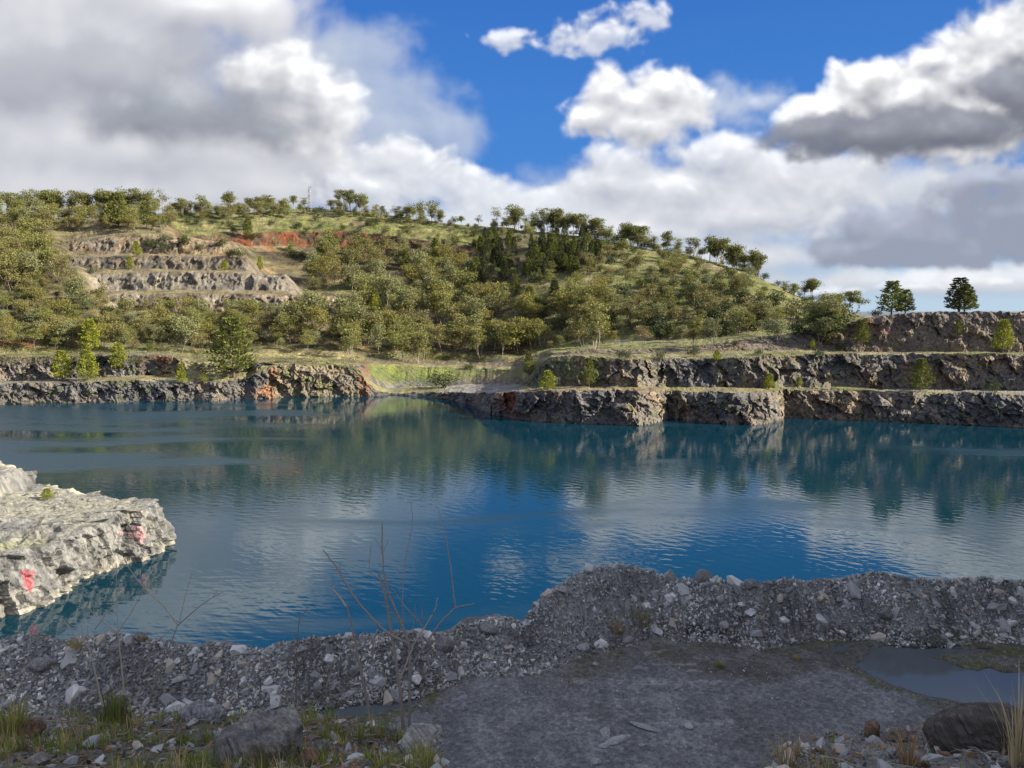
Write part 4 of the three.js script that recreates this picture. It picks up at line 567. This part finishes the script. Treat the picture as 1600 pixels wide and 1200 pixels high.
for (let i = 0; i < 3; i++) { kinds.gold.push(gumShape(180 + i, 9, 3.4, 16, 66, tones.gold, dkBark)); kinds.bush.push(bushShape(200 + i, 3.6, 2.5, 520, tones.dark)); kinds.bluebush.push(bushShape(210 + i, 3.0, 2.1, 460, tones.blue)); kinds.pine.push(pineShape(220 + i, 10, 2.9, 2600, tones.pine)); kinds.dark.push(pineShape(240 + i, 11, 2.3, 1700, tones.dark, 0.85)); kinds.lime.push(pineShape(260 + i, 9, 2.8, 2800, tones.lime, 0.7)); }
const protos = new Map();
function plant(kind, name, p, h, turn, label, category, grp, variant = 0) {
  const list = kinds[kind], q = list[variant % list.length], key = kind + (variant % list.length) + name; let g;
  if (protos.has(key)) { g = protos.get(key).clone(); g.name = numbered(name); scene.add(g); } else { g = group(name); part(kind.includes('bush') ? 'stem' : 'trunk', q[0], M.bark, g); part('crown', q[1], M.leaf, g); protos.set(key, g); }
  const H = { bush: 3.6, bluebush: 3, pine: 10, dark: 11, lime: 9, brown: 8, gold: 9 }[kind] ?? 10, s = h / H; g.position.copy(p); g.scale.set(s, s, s); g.rotation.y = turn; tag(g, label, category, grp); return g;
}
// the wide woods of the hill
const rv = rngOf(4242);
const size = h => h > 10.5 ? 'tall' : h > 8 ? 'middling' : 'low';
function wood(kindList, name, n, box, hs, where, category, inside = () => true) {
  let made = 0, tries = 0;
  while (made < n && tries++ < n * 30) {
    const px = lerp(box[0], box[1], rv()), py = lerp(box[2], box[3], rv()); if (!inside(px, py)) continue;
    const p = groundAt(px, py, 50); if (!p) continue; const kind = kindList[Math.floor(rv() * kindList.length)], h = lerp(hs[0], hs[1], rv());
    const tone = { ridge: 'dusky green', olive: 'olive green', grey: 'grey green', brown: 'brownish', gold: 'golden green', bush: 'dark green', bluebush: 'greyish', pine: 'mid green', dark: 'dark green', lime: 'bright green' }[kind];
    const nm = name === 'gum_tree' && (kind === 'brown' || kind === 'gold') ? 'tawny_gum' : name; const label = `${name === 'shrub' ? (h > 3.6 ? 'large' : 'small') : size(h)} ${tone} ${nm.replace('_', ' ')} ${where}, ${['upper', 'middle', 'lower'][Math.min(2, Math.floor((py - box[2]) / (box[3] - box[2]) * 3))]} ${['far left', 'left', 'centre', 'right', 'far right'][Math.min(4, Math.floor((px - box[0]) / (box[1] - box[0]) * 5))]}`; plant(kind, nm, p, h, rv() * 6.28, label, category, `${nm.replace('_', ' ')}s ${where}`, Math.floor(rv() * 6)); made++;  // brown and gold ones are gum trees as well, under a second name
  }
}
const ridgeSpan = (list, n, hs, where) => { for (let i = 0; i < n; i++) { const sp = list[Math.floor(rv() * list.length)], px = lerp(sp[0], sp[1], rv()), lo = Math.min(...list.map(q => q[0])), hi = Math.max(...list.map(q => q[1])), p = ridgeAt(px, -Math.floor(rv() * 5)), h = lerp(hs[0], hs[1], rv()); p.y -= 0.3; plant('ridge', 'gum_tree', p, h, rv() * 6.28, `${size(h)} open-crowned gum tree ${where}, ${['far left', 'left', 'centre', 'right', 'far right'][Math.min(4, Math.floor((px - lo) / (hi - lo) * 5))]} of it`, 'tree', `gum trees ${where}`, Math.floor(rv() * 8)); } };
ridgeSpan([[-20, 260], [180, 360], [0, 200]], 42, [7, 16], 'on the skyline at the far left');
ridgeSpan([[360, 470]], 10, [6, 12], 'on the skyline just left of the mast');
ridgeSpan([[522, 570], [590, 690], [600, 680]], 16, [7, 16], 'on the skyline just right of the mast');
ridgeSpan([[735, 945], [800, 940]], 30, [7, 15], 'on the skyline above the dark pine wood');
ridgeSpan([[962, 1190], [975, 1010], [1110, 1190]], 32, [6, 14], 'on the right-hand skyline');
ridgeSpan([[1255, 1345]], 8, [5, 11], 'at the low right hill end');
for (let i = 0; i < 45; i++) { const px = -10 + 1340 * rv(), p = ridgeAt(px, -Math.floor(rv() * 6)); plant(rv() < 0.6 ? 'bush' : 'bluebush', 'shrub', p, 2 + 3 * rv(), rv() * 6, `low bush among the trees of the skyline, ${px < 330 ? 'far left' : px < 600 ? 'near the mast' : px < 950 ? 'above the pine wood' : 'right-hand side'}`, 'shrub', 'bushes on the skyline', Math.floor(rv() * 3)); }
const notRock = (px, py) => { for (const F of faces.slice(0, 4)) { const w = faceW(F, px); if (w > 0.4 && py > along(F.t, px) - 1 && py < along(F.f, px) + 1 && rv() > 0.10) return false; } return !(px > 110 && px < 430 && py > 364 && py < 460 && rv() > 0.3); };
wood(['olive', 'grey', 'brown', 'brown', 'olive'], 'gum_tree', 50, [-10, 215, 345, 480], [8, 14], 'left of the terraces', 'tree', (px, py) => notRock(px, py) && (px < 95 || py < 362 || py > 465));
wood(['brown', 'olive', 'brown', 'gold'], 'gum_tree', 58, [-10, 480, 337, 364], [5, 11], 'below the left skyline', 'tree', (px, py) => px < 300 || (py < 350 && rv() < 0.5));
wood(['brown', 'gold', 'olive', 'brown', 'grey'], 'gum_tree', 96, [0, 480, 484, 548], [5, 9.5], 'in the scrub above the left shore', 'tree', notRock);
wood(['grey', 'olive', 'grey', 'gold', 'brown'], 'gum_tree', 86, [440, 740, 395, 545], [10, 16], 'in the mid-hill wood', 'tree', (px, py) => notRock(px, py) && !(px > 560 && px < 690 && py > 512 && py < 540) && !(px > 440 && px < 545 && py > 455 && py < 520) && py > 400 + Math.max(0, 520 - px) * 0.6);
wood(['olive', 'grey', 'brown'], 'gum_tree', 26, [520, 800, 530, 560], [8, 12], 'above the grassy bank', 'tree');
wood(['gold', 'olive', 'brown'], 'gum_tree', 34, [735, 940, 470, 548], [8, 13], 'below the pine wood', 'tree');
wood(['olive', 'brown', 'brown', 'grey'], 'gum_tree', 60, [900, 1320, 400, 525], [5, 10], 'on the grassy right-hand slope', 'tree', (px, py) => py > 380 + Math.max(0, px - 950) * 0.33);
wood(['dark', 'dark', 'pine'], 'pine_tree', 92, [735, 935, 376, 440], [5.5, 10], 'in the pine wood', 'tree', (px, py) => py > 366 + (px - 740) * 0.05);
wood(['pine', 'dark'], 'pine_tree', 14, [560, 900, 400, 500], [8, 13], 'among the mid-hill gums', 'tree');
wood(['bush', 'bluebush', 'bush'], 'shrub', 140, [830, 1330, 385, 530], [2.6, 6.6], 'on the grassy right-hand slope', 'shrub', (px, py) => py > 372 + Math.max(0, px - 950) * 0.33 && !(px < 1010 && px > 850 && py > 425 && py < 470 && rv() > 0.25));
wood(['bush', 'bluebush', 'bush'], 'shrub', 74, [230, 760, 330, 405], [2.2, 5.5], 'on the green shoulder below the ridge', 'shrub', (px, py) => py < 362 || rv() > 0.45);
wood(['bush', 'bluebush'], 'shrub', 20, [0, 560, 400, 548], [1.8, 3.6], 'on the lower left slope', 'shrub', notRock);
wood(['bluebush', 'bush'], 'shrub', 18, [560, 1330, 520, 565], [1.5, 3], 'near the foot of the hill', 'shrub');
{   // low growth between the trees, nobody could count it
  const r = rngOf(9), g = bushShape(333, 1, 0.8, 60, [1, 1, 1])[1], n = 16000, im = new THREE.InstancedMesh(g, M.leaf, n), o = new THREE.Matrix4(), q = new THREE.Quaternion(), c = new THREE.Color(); let k = 0;
  for (let i = 0; i < n * 2 && k < n; i++) { const px = -40 + 1400 * r(), py = 335 + 235 * r(); if (!notRock(px, py)) continue; const p = groundAt(px, py, 50); if (!p) continue; const mead = px > 840 || (px > 240 && py < 362); if (mead && r() < 0.35) continue; const s = (mead ? 0.3 : 0.7) + (mead ? 1.1 : 2.1) * r() * r(); q.setFromAxisAngle(V(0, 1, 0), r() * 6.3); o.compose(p, q, V(s * 1.3, s * (0.6 + 0.5 * r()), s * 1.3)); im.setMatrixAt(k, o); const t = [tones.dark, tones.olive, tones.brown, tones.blue, [0.2, 0.17, 0.08]][Math.floor(r() * 5)]; im.setColorAt(k, c.setRGB(...mul(t, 0.8 + 0.5 * r()))); k++; }
  im.count = k; im.name = 'undergrowth'; im.userData = { kind: 'stuff' }; im.castShadow = im.receiveShadow = true; scene.add(im);
}
{   // the smaller trees of the woods, past the ones that show singly
  const r = rngOf(31), o = new THREE.Matrix4(), q = new THREE.Quaternion(), c = new THREE.Color();
  const spots = []; for (let i = 0; i < 170; i++) { const px = -30 + 1230 * r(), p = ridgeAt(px, 3 - Math.floor(r() * 10)); p.y -= 0.4; spots.push([p, 4 + 6 * r()]); }
  for (let i = 0; i < 900 && spots.length < 620; i++) { const px = -30 + 1350 * r(), py = 345 + 205 * r(); if (!notRock(px, py) || (px > 100 && px < 430 && py > 362 && py < 480)) continue; if (px > 860 && (py > 425 && py < 470 && px < 1010 || r() < 0.35)) continue; if (px > 390 && px < 580 && py < 392) continue; const p = groundAt(px, py, 50); if (p) spots.push([p, 3 + 5 * r()]); }
  [kinds.olive[1], kinds.grey[2], kinds.ridge[5], kinds.brown[3]].forEach((k, n) => {
    const g = mergeGeometries(k), mine = spots.filter((_, i) => i % 4 === n), im = new THREE.InstancedMesh(g, M.leaf, mine.length);
    mine.forEach(([p, h], i) => { q.setFromAxisAngle(V(0, 1, 0), r() * 6.3); const s = h / 10; o.compose(p, q, V(s * (0.9 + 0.4 * r()), s, s * (0.9 + 0.4 * r()))); im.setMatrixAt(i, o); const t = 0.75 + 0.5 * r(); im.setColorAt(i, c.setRGB(t, t * (0.95 + 0.1 * r()), t * (0.8 + 0.5 * r()))); });
    im.name = numbered('small_trees'); im.userData = { kind: 'stuff' }; im.castShadow = im.receiveShadow = true; scene.add(im);
  });
}
// single trees that stand out: [kind, bearing, foot level, height in levels, label]
for (const [kind, px, py, hpx, wide, label, name, cat] of [
  ['lime', 100, 597, 48, 1, 'bright pine at the foot of the far left cliff, leftmost of three', 'pine_tree', 'tree'], ['lime', 140, 597, 50, 1, 'bright pine at the foot of the far left cliff, middle of three', 'pine_tree', 'tree'], ['lime', 186, 580, 44, 1, 'bright pine by the left cliff, rightmost of three', 'pine_tree', 'tree'],
  ['lime', 144, 552, 52, 0.9, 'tall bright pine on the bank above the three cliff-foot pines', 'pine_tree', 'tree'], ['pine', 366, 590, 92, 1.25, 'large spreading green pine on the left shore beside the orange cliff', 'pine_tree', 'tree'], ['lime', 283, 600, 32, 0.8, 'small bright pine on the brow of the left shore cliff', 'pine_tree', 'tree'], ['lime', 320, 597, 15, 0.9, 'tiny bright sapling on the left shore cliff', 'pine_tree', 'tree'], ['pine', 237, 552, 20, 1, 'small green pine on the bench at the left', 'pine_tree', 'tree'],
  ['lime', 586, 498, 36, 0.8, 'bright narrow pine right of the tan terrace face', 'pine_tree', 'tree'], ['pine', 682, 420, 46, 0.7, 'tall narrow pine rising from the gums in the middle of the hill', 'pine_tree', 'tree'], ['lime', 215, 402, 24, 1, 'bright young pine on the upper terrace', 'pine_tree', 'tree'], ['lime', 203, 421, 20, 1, 'bright young pine below the one on the upper terrace', 'pine_tree', 'tree'], ['lime', 408, 424, 22, 0.8, 'small dark-tipped pine at the right end of the terraces', 'pine_tree', 'tree'], ['lime', 352, 424, 17, 1.2, 'low yellow green pine in the middle of the terraces', 'pine_tree', 'tree'], ['pine', 388, 376, 34, 0.8, 'dark green pine on the slope above the terraces', 'pine_tree', 'tree'], ['lime', 72, 412, 22, 1.4, 'broad bright green pine left of the terraces', 'pine_tree', 'tree'], ['pine', 186, 358, 52, 1.2, 'big green pine below the left skyline', 'pine_tree', 'tree'], ['pine', 230, 358, 38, 1.1, 'green pine beside the big one below the left skyline', 'pine_tree', 'tree'],
  ['lime', 855, 611, 32, 1.5, 'broad pale green bush at the foot of the dark mound', 'shrub', 'shrub'], ['pine', 921, 606, 46, 0.75, 'narrow dark green pine standing before the dark mound', 'pine_tree', 'tree'], ['pine', 828, 590, 36, 1, 'dark green tree on the shaded left end of the mound', 'pine_tree', 'tree'], ['lime', 1203, 608, 24, 1.3, 'bright green young pine on the brow above the right shore', 'pine_tree', 'tree'], ['lime', 1251, 606, 16, 1.1, 'small bright young pine right of the lit shore buttress', 'pine_tree', 'tree'], ['pine', 1440, 613, 52, 1.1, 'pine on the lower right bench beside the track', 'pine_tree', 'tree'], ['bluebush', 1557, 613, 17, 1.1, 'low round bush on the lower right bench', 'shrub', 'shrub'],
  ['lime', 1568, 553, 52, 0.95, 'sunlit yellow green pine on the right middle bench', 'pine_tree', 'tree'], ['pine', 1392, 493, 52, 1.45, 'tall pine on the right skyline, left one of a pair', 'pine_tree', 'tree'], ['pine', 1414, 492, 38, 1.35, 'shorter darker pine on the right skyline, right one of a pair', 'pine_tree', 'tree'], ['dark', 1497, 488, 53, 1.9, 'dark pine on the right skyline behind a lighter one', 'pine_tree', 'tree'], ['pine', 1504, 489, 43, 1.6, 'rounded green pine on the right skyline in front of the dark one', 'pine_tree', 'tree'], ['bush', 1367, 493, 13, 1.2, 'small dark round bush left of the skyline pines', 'shrub', 'shrub'], ['pine', 1345, 540, 40, 1.1, 'green pine in the shaded corner below the skyline pair', 'pine_tree', 'tree'], ['pine', 1498, 524, 24, 0.9, 'small pine on the shaded right upper face', 'pine_tree', 'tree'], ['lime', 1268, 545, 16, 0.9, 'little bright pine on the right middle bench, left one', 'pine_tree', 'tree'], ['lime', 1294, 540, 15, 0.8, 'little bright pine on the right middle bench, right one', 'pine_tree', 'tree'], ['bluebush', 1314, 549, 13, 1.2, 'grey bush on the right middle bench', 'shrub', 'shrub'], ['bluebush', 1280, 560, 15, 1.2, 'grey green bush on the brow of the right middle cliff', 'shrub', 'shrub'], ['lime', 1122, 565, 17, 1.3, 'pale green bush on the brow of the right middle cliff', 'shrub', 'shrub'], ['bluebush', 1188, 556, 12, 1.1, 'small olive bush on the brow left of the grey green one', 'shrub', 'shrub'],
  ['lime', 898, 640, 9, 1, 'tiny green tuft on the face of the promontory', 'shrub', 'shrub'], ['bush', 694, 606, 26, 1.5, 'dark bush at the foot of the grassy bank by the track', 'shrub', 'shrub'], ['bush', 734, 578, 12, 1.4, 'round dark bush on top of the grassy bank', 'shrub', 'shrub'],
  ['grey', 283, 552, 55, 1.1, 'pale-stemmed gum tree on the left bench above the shore', 'gum_tree', 'tree'], ['olive', 550, 562, 48, 1, 'gum tree on the grassy bank, leftmost of the row', 'gum_tree', 'tree'], ['olive', 632, 566, 44, 1, 'slender gum tree on the grassy bank, second of the row', 'gum_tree', 'tree'], ['olive', 655, 569, 50, 1.1, 'forked gum tree on the grassy bank, third of the row', 'gum_tree', 'tree'], ['gold', 812, 552, 48, 1.4, 'golden-crowned tree at the foot of the hill beside the mound', 'gum_tree', 'tree'], ['grey', 770, 500, 36, 1.4, 'white-limbed gum tree below the pine wood', 'gum_tree', 'tree'],
]) {
  const skyline = py < 495 && px > 1350; let p = groundAt(px, py); if (skyline) { const c = S.findIndex(s => s >= ray(px, py).s), r0 = rows.findIndex(q => q[0] === 6); p = V(...land[r0 + 1][c].slice(0, 3)); } if (!p) continue;
  p.y -= 0.1; const h = hpx / FOCAL * -p.z * 1.02, g = plant(kind, name, p, h, px * 0.7, label, cat, undefined, px); g.scale.x *= wide; g.scale.z *= wide;
}
{ const p = at(74, 781, 79.5); p.y = ledgeTop(p.x, p.z); const g = plant('lime', 'shrub', p, 1.35, 1, 'small green shrub growing on top of the pale rock ledge', 'shrub', undefined, 1); g.scale.x *= 1.6; g.scale.z *= 1.6; }
console.log('trees done');
// the mast on the ridge
{
  const g = group('lattice_mast'), p = ridgeAt(485, -2), H = 16; g.position.copy(p); tag(g, 'thin steel lattice mast standing on the hill skyline', 'mast');
  const m = new MB(), w = y => lerp(1.1, 0.35, y / H), cs = [[1, 1], [1, -1], [-1, -1], [-1, 1]];
  for (const [a, b] of cs) part('leg', new MB().tube([V(a * w(0), -1, b * w(0)), V(a * w(H), H, b * w(H))], 0.14, 0.1, 5, [1, 1, 1]).build(), M.steel, g);
  for (let i = 0; i < 8; i++) { const y0 = i * H / 8, y1 = y0 + H / 8; for (let k = 0; k < 4; k++) { const [a, b] = cs[k], [c, d] = cs[(k + 1) % 4]; m.tube([V(a * w(y0), y0, b * w(y0)), V(c * w(y1), y1, d * w(y1))], 0.07, 0.07, 4, [1, 1, 1]); m.tube([V(a * w(y1), y1, b * w(y1)), V(c * w(y1), y1, d * w(y1))], 0.07, 0.07, 4, [1, 1, 1]); } }
  part('bracing', m.build(), M.steel, g); part('spire', new MB().tube([V(0, H - 1, 0), V(0, H + 4, 0)], 0.09, 0.05, 5, [1, 1, 1]).build(), M.steel, g);
  for (const [y, a] of [[H - 0.5, 0], [H - 3, 2], [H - 3, 4], [H - 6, 1]]) { const q = part('antenna', new THREE.BoxGeometry(0.35, 1.7, 0.3), M.steel, g); q.position.set(Math.cos(a) * 0.9, y, Math.sin(a) * 0.9); }
}
// ------------------------------------------------------------------ bare stems and grasses on the bank
const bareBark = [0.28, 0.24, 0.21], paleStem = [0.42, 0.38, 0.31];
function stems(name, label, category, list, D0, seed) {   // list of [part, thick, [[px, py], ...], depth drift, tint]
  const r = rngOf(seed), g = group(name); tag(g, label, category); const first = list[0][2][0], b = at(first[0], first[1], D0); g.position.copy(b);
  for (const [nm, th, pts, dr, tint] of list) {
    const w = pts.map(([px, py], i) => at(px, py, D0 + (dr ?? 0) * Math.max(0, (1110 - py) / 250)).sub(b)), cv = new THREE.CatmullRomCurve3(w, false, 'catmullrom', 0.3), q = cv.getPoints(pts.length * 5); for (let i = 1; i < q.length - 1; i++) { q[i].x += (r() - 0.5) * 0.0035; q[i].z += (r() - 0.5) * 0.004; }
    part(nm, new MB().tube(q, th * 1.25, Math.max(0.0014, th * 0.55), 6, tint ?? bareBark).build(), M.bark, g);
  }
  return g;
}
stems('bare_sapling', 'leafless sapling with tall thin forking stems rising before the lake', 'sapling', [
  ['stem', 0.0085, [[630, 1140], [625, 1077], [612, 990], [602, 930], [591, 895]], 0.15], ['stem', 0.0075, [[640, 1140], [640, 1046], [639, 1007]], 0.1],
  ['branch', 0.0058, [[639, 1007], [630, 981], [609, 930], [600, 895], [597, 850], [597, 818]], 0.1], ['branch', 0.0055, [[640, 1006], [616, 995], [595, 980], [560, 941], [539, 909], [525, 885], [504, 859]], 0.1], ['branch', 0.0042, [[626, 1060], [647, 1007], [665, 978], [679, 955], [684, 934]], -0.1, paleStem], ['branch', 0.0045, [[641, 1044], [665, 1007], [686, 976], [712, 950], [742, 943]], 0.1],
  ['twig', 0.0026, [[630, 981], [629, 937], [633, 878], [644, 818], [642, 783]], 0.1, [0.3, 0.26, 0.23]], ['twig', 0.003, [[712, 950], [703, 878], [695, 829], [684, 792]], 0.1, [0.3, 0.24, 0.22]], ['twig', 0.0028, [[662, 980], [630, 944], [604, 906]], 0], ['twig', 0.002, [[660, 981], [660, 943]], -0.08], ['twig', 0.002, [[645, 1000], [646, 976], [649, 944]], -0.05], ['twig', 0.0018, [[597, 905], [577, 893], [580, 850]], 0.1], ['twig', 0.0016, [[597, 860], [585, 840]], 0.1], ['twig', 0.0016, [[599, 862], [607, 843]], 0.1], ['twig', 0.0016, [[530, 893], [518, 888]], 0.1], ['twig', 0.0016, [[531, 894], [532, 878]], 0.1], ['twig', 0.0016, [[697, 838], [677, 822]], 0.1], ['twig', 0.0018, [[601, 942], [592, 940]], 0.1], ['twig', 0.0022, [[618, 964], [606, 946]], 0.1],
], 3.62, 1);
stems('bare_sapling', 'short leaning leafless stem with a broken tip left of the sapling', 'sapling', [['stem', 0.0075, [[576, 1105], [560, 1032], [551, 983], [542, 948]], 0.1], ['branch', 0.0048, [[542, 948], [530, 933], [521, 921], [521, 914]], 0.1, paleStem], ['twig', 0.002, [[542, 948], [543, 942]], 0.1]], 3.85, 2);
stems('dry_stalk', 'dry forked stalk with a long straight leader at the left', 'dry plant', [['stem', 0.004, [[194, 1086], [189, 1030], [184, 988]], 0.1, paleStem], ['branch', 0.0022, [[184, 988], [182, 930], [182, 880]], 0.1, paleStem], ['branch', 0.0028, [[184, 988], [148, 960], [134, 945], [124, 928]], 0.1, paleStem], ['branch', 0.0028, [[184, 988], [206, 955], [224, 924], [236, 912]], 0.1, paleStem], ['twig', 0.0016, [[148, 960], [145, 944]], 0.1, paleStem], ['twig', 0.0018, [[148, 984], [172, 950], [178, 932]], 0.1, bareBark]], 3.9, 3);
stems('dry_stalk', 'dry forked stalk spreading widest to the right over the water', 'dry plant', [['stem', 0.0045, [[232, 1100], [244, 1065], [256, 1032], [278, 976]], 0.1, bareBark], ['branch', 0.0034, [[278, 976], [256, 947], [228, 921], [210, 900], [195, 876]], 0.1, paleStem], ['branch', 0.002, [[280, 974], [287, 940], [294, 914], [300, 896]], 0.1, paleStem], ['branch', 0.003, [[279, 976], [305, 953], [328, 936], [348, 925]], 0.1, bareBark], ['twig', 0.0018, [[331, 935], [340, 922]], 0.1, paleStem], ['twig', 0.002, [[224, 920], [238, 908]], 0.1, paleStem], ['branch', 0.0024, [[216, 1052], [236, 1012], [268, 982]], 0.1, bareBark], ['twig', 0.0016, [[225, 919], [224, 895]], 0.1, paleStem]], 3.9, 4);
stems('dry_stalk', 'short pale dry stalk, leftmost of the forked stalks', 'dry plant', [['stem', 0.0042, [[161, 1104], [150, 1058], [140, 1016], [132, 1004]], 0.1, paleStem], ['branch', 0.003, [[134, 1005], [112, 986], [100, 970]], 0.1, paleStem], ['branch', 0.003, [[134, 1008], [129, 988], [126, 975]], 0.1, paleStem], ['twig', 0.0022, [[138, 1004], [136, 976]], 0.1, paleStem], ['twig', 0.0016, [[108, 984], [96, 982]], 0.1, paleStem]], 3.9, 5);
stems('dry_stalk', 'thin reddish seed stalk between the grass and the short leaning stem', 'dry plant', [['stem', 0.003, [[462, 1108], [463, 1050], [464, 1012]], 0.1, [0.2, 0.12, 0.085]], ['branch', 0.002, [[464, 1012], [468, 968], [478, 955], [482, 948]], 0.1, [0.22, 0.14, 0.1]], ['twig', 0.0018, [[466, 1000], [459, 988]], 0.1, [0.2, 0.12, 0.085]], ['twig', 0.0018, [[465, 1012], [473, 998]], 0.1, [0.2, 0.12, 0.085]]], 4.0, 6);
function tuft(n, h, spread, lean, c1, c2, seed, wid = 0.0035) {
  const r = rngOf(seed), m = new MB();
  for (let k = 0; k < n; k++) {
    const a = r() * 6.283, q = spread * 0.4 * Math.sqrt(r()), L2 = h * (0.45 + 0.6 * r()), ln = lean * (0.2 + r()), bx = Math.cos(a) * q, bz = Math.sin(a) * q, c = mul(mixc(c1, c2, r()), 0.8 + 0.4 * r()), w = wid * (0.6 + 0.7 * r()), px = -Math.sin(a + 0.6 * r()), pz = Math.cos(a); let prev = null;
    for (let i = 0; i <= 3; i++) { const t = i / 3, o = ln * L2 * t * t, y = L2 * t * (1 - 0.25 * ln * t), cx = bx + Math.cos(a) * o, cz = bz + Math.sin(a) * o, ww = w * (1 - t * 0.92); const A = m.v(cx + px * ww, y - 0.01, cz + pz * ww, c), B = m.v(cx - px * ww, y - 0.01, cz - pz * ww, c); if (prev) m.i.push(prev[0], prev[1], B, prev[0], B, A); prev = [A, B]; }
  }
  return m.build();
}
const gGreen = [0.2, 0.25, 0.045], gYel = [0.42, 0.36, 0.12], gDry = [0.45, 0.36, 0.19], gRed = [0.3, 0.18, 0.09];
for (const [px, py, n, hpx, sp, ln, c1, c2, label, wd] of [
  [104, 1112, 170, 46, 0.10, 0.45, gGreen, gYel, 'yellow green grass tussock below the leftmost stalks'], [22, 1150, 190, 52, 0.14, 0.5, gGreen, gYel, 'green grass tussock at the left edge'], [604, 1124, 180, 54, 0.09, 0.5, gGreen, [0.5, 0.46, 0.14], 'bright yellow grass tussock at the foot of the bare sapling'], [280, 1096, 90, 26, 0.07, 0.5, gYel, gDry, 'straw yellow tussock above the flat grey slab'], [374, 1112, 90, 24, 0.06, 0.5, gYel, gGreen, 'small yellow tussock right of the flat grey slab'],
  [440, 1122, 110, 52, 0.16, 0.35, gGreen, [0.2, 0.2, 0.07], 'thin green grass above the large boulder'], [180, 1130, 130, 50, 0.22, 0.3, [0.13, 0.12, 0.06], gGreen, 'dark thin grass at the foot of the forked stalks'], [470, 1110, 60, 40, 0.1, 0.3, gGreen, gDry, 'wispy grass around the reddish seed stalk'],
  [1590, 1195, 40, 130, 0.12, 0.35, gDry, [0.5, 0.44, 0.28], 'long dry grass blades at the right edge beside the dark block', 0.005], [1420, 1196, 60, 60, 0.1, 0.5, gRed, gDry, 'reddish dry grass in front of the big dark block'], [1230, 1200, 36, 50, 0.12, 0.4, gDry, gRed, 'sparse dry stalks left of the right rubble heap'], [760, 1240, 60, 110, 0.3, 0.35, gDry, [0.2, 0.2, 0.08], 'dry grass stalks at the bottom middle edge', 0.0028], [830, 1248, 34, 130, 0.3, 0.5, gDry, [0.5, 0.46, 0.36], 'long pale dry stems leaning right at the bottom middle', 0.0028], [1140, 1250, 20, 90, 0.2, 0.6, [0.5, 0.46, 0.36], gDry, 'few bent pale straws at the bottom edge right of middle', 0.003],
]) { const p = bankPoint(px, py), h = hpx / FOCAL * Math.hypot(p.z, p.y - EYE) * 1.15, o = new THREE.Mesh(tuft(n, h, sp, ln, c1, c2, px, wd), M.grass); o.name = numbered('grass_tussock'); o.position.copy(p); scene.add(shade(tag(o, label, 'grass'))); }
for (const [px, py, n, hm, c1, c2, label] of [[965, 988, 110, 0.42, gRed, gDry, 'reddish dry tussock on the slope of the high mound'], [1005, 975, 90, 0.6, [0.24, 0.23, 0.12], gDry, 'grey green dead tussock on the slope of the high mound'], [1124, 1043, 70, 0.2, gGreen, gYel, 'tiny green tussock alone on the open floor'], [1246, 1032, 60, 0.16, gYel, gDry, 'tiny straw tussock by the shallow puddle'], [222, 1002, 110, 0.28, gRed, gDry, 'brown dry tussock on the berm crest behind the stalks'], [122, 1014, 90, 0.35, gDry, gYel, 'yellow dry tussock on the berm crest at the left']]) {
  const q = ray(px, py); let D = 11; for (; D < 20; D += 0.02) if ((nearY(q.s, D) - EYE) / D >= q.y) break; if (D >= 19.9) D = bermKeys(q.s).c; const o = new THREE.Mesh(tuft(n, hm, hm * 0.9, 0.7, c1, c2, px, 0.008), M.grass); o.name = numbered('grass_tussock'); o.position.set(q.s * D, nearY(q.s, D), -D); scene.add(shade(tag(o, label, 'grass')));
}
{   // short grass and moss over the bank
  const r = rngOf(515), gs = [tuft(16, 0.065, 0.06, 0.6, [1, 1, 1], [0.8, 0.85, 0.7], 61, 0.0022), tuft(10, 0.12, 0.05, 0.5, [1, 1, 1], [1.1, 1, 0.9], 62, 0.002)];
  gs.forEach((g, gi) => { const n = gi ? 220 : 950, im = new THREE.InstancedMesh(g, M.grass, n), o = new THREE.Matrix4(), q = new THREE.Quaternion(), c = new THREE.Color(); let k = 0; for (let i = 0; i < n * 4 && k < n; i++) { const px = r() < 0.85 ? 720 * r() - 30 : 1200 + 420 * r(), s = ray(px, 1150).s, E = on(edgeL, s)[0], D = 2.2 + (E - 2.15) * r(), x = s * D; if (fbm2(x * 2.1 + 3, D * 2.1, 3) < (px > 1000 ? 0.3 : -0.05)) continue; q.setFromAxisAngle(V(0, 1, 0), r() * 6.3); const z = 0.5 + 0.8 * r(); o.compose(V(x, bankY(s, D), -D), q, V(z, z, z)); im.setMatrixAt(k, o); const t = r() < 0.55 ? gGreen : r() < 0.6 ? gDry : [0.14, 0.13, 0.06]; im.setColorAt(k, c.setRGB(...mul(t, 0.8 + 0.7 * r()))); k++; } im.count = k; im.name = numbered('short_grass'); im.userData = { kind: 'stuff' }; im.castShadow = im.receiveShadow = true; scene.add(im); });
}
{
  const r = rngOf(616), m = new MB();
  for (let i = 0; i < 150; i++) { const px = r() < 0.75 ? 700 * r() : 1200 + 400 * r(), s = ray(px, 1150).s, E = on(edgeL, s)[0], D = 2.3 + (E - 2.4) * r(), L2 = 0.06 + 0.3 * r() * r(), a = r() * 6.28, pts = []; for (let k = 0; k < 5; k++) { const t = k / 4 - 0.5, x = s * D + Math.cos(a + 0.3 * t) * L2 * t, d = D + Math.sin(a + 0.3 * t) * L2 * t; pts.push(V(x, bankY(x / d, d) + 0.012 + 0.02 * r(), -d)); } m.tube(pts, 0.0025, 0.001, 4, mul(r() < 0.5 ? paleStem : [0.24, 0.17, 0.11], 0.7 + 0.5 * r())); }
  const o = new THREE.Mesh(m.build(), M.bark); o.name = 'twig_litter'; o.userData = { kind: 'stuff' }; scene.add(shade(o));
}
console.log('plants done');
renderer.render(scene, camera);
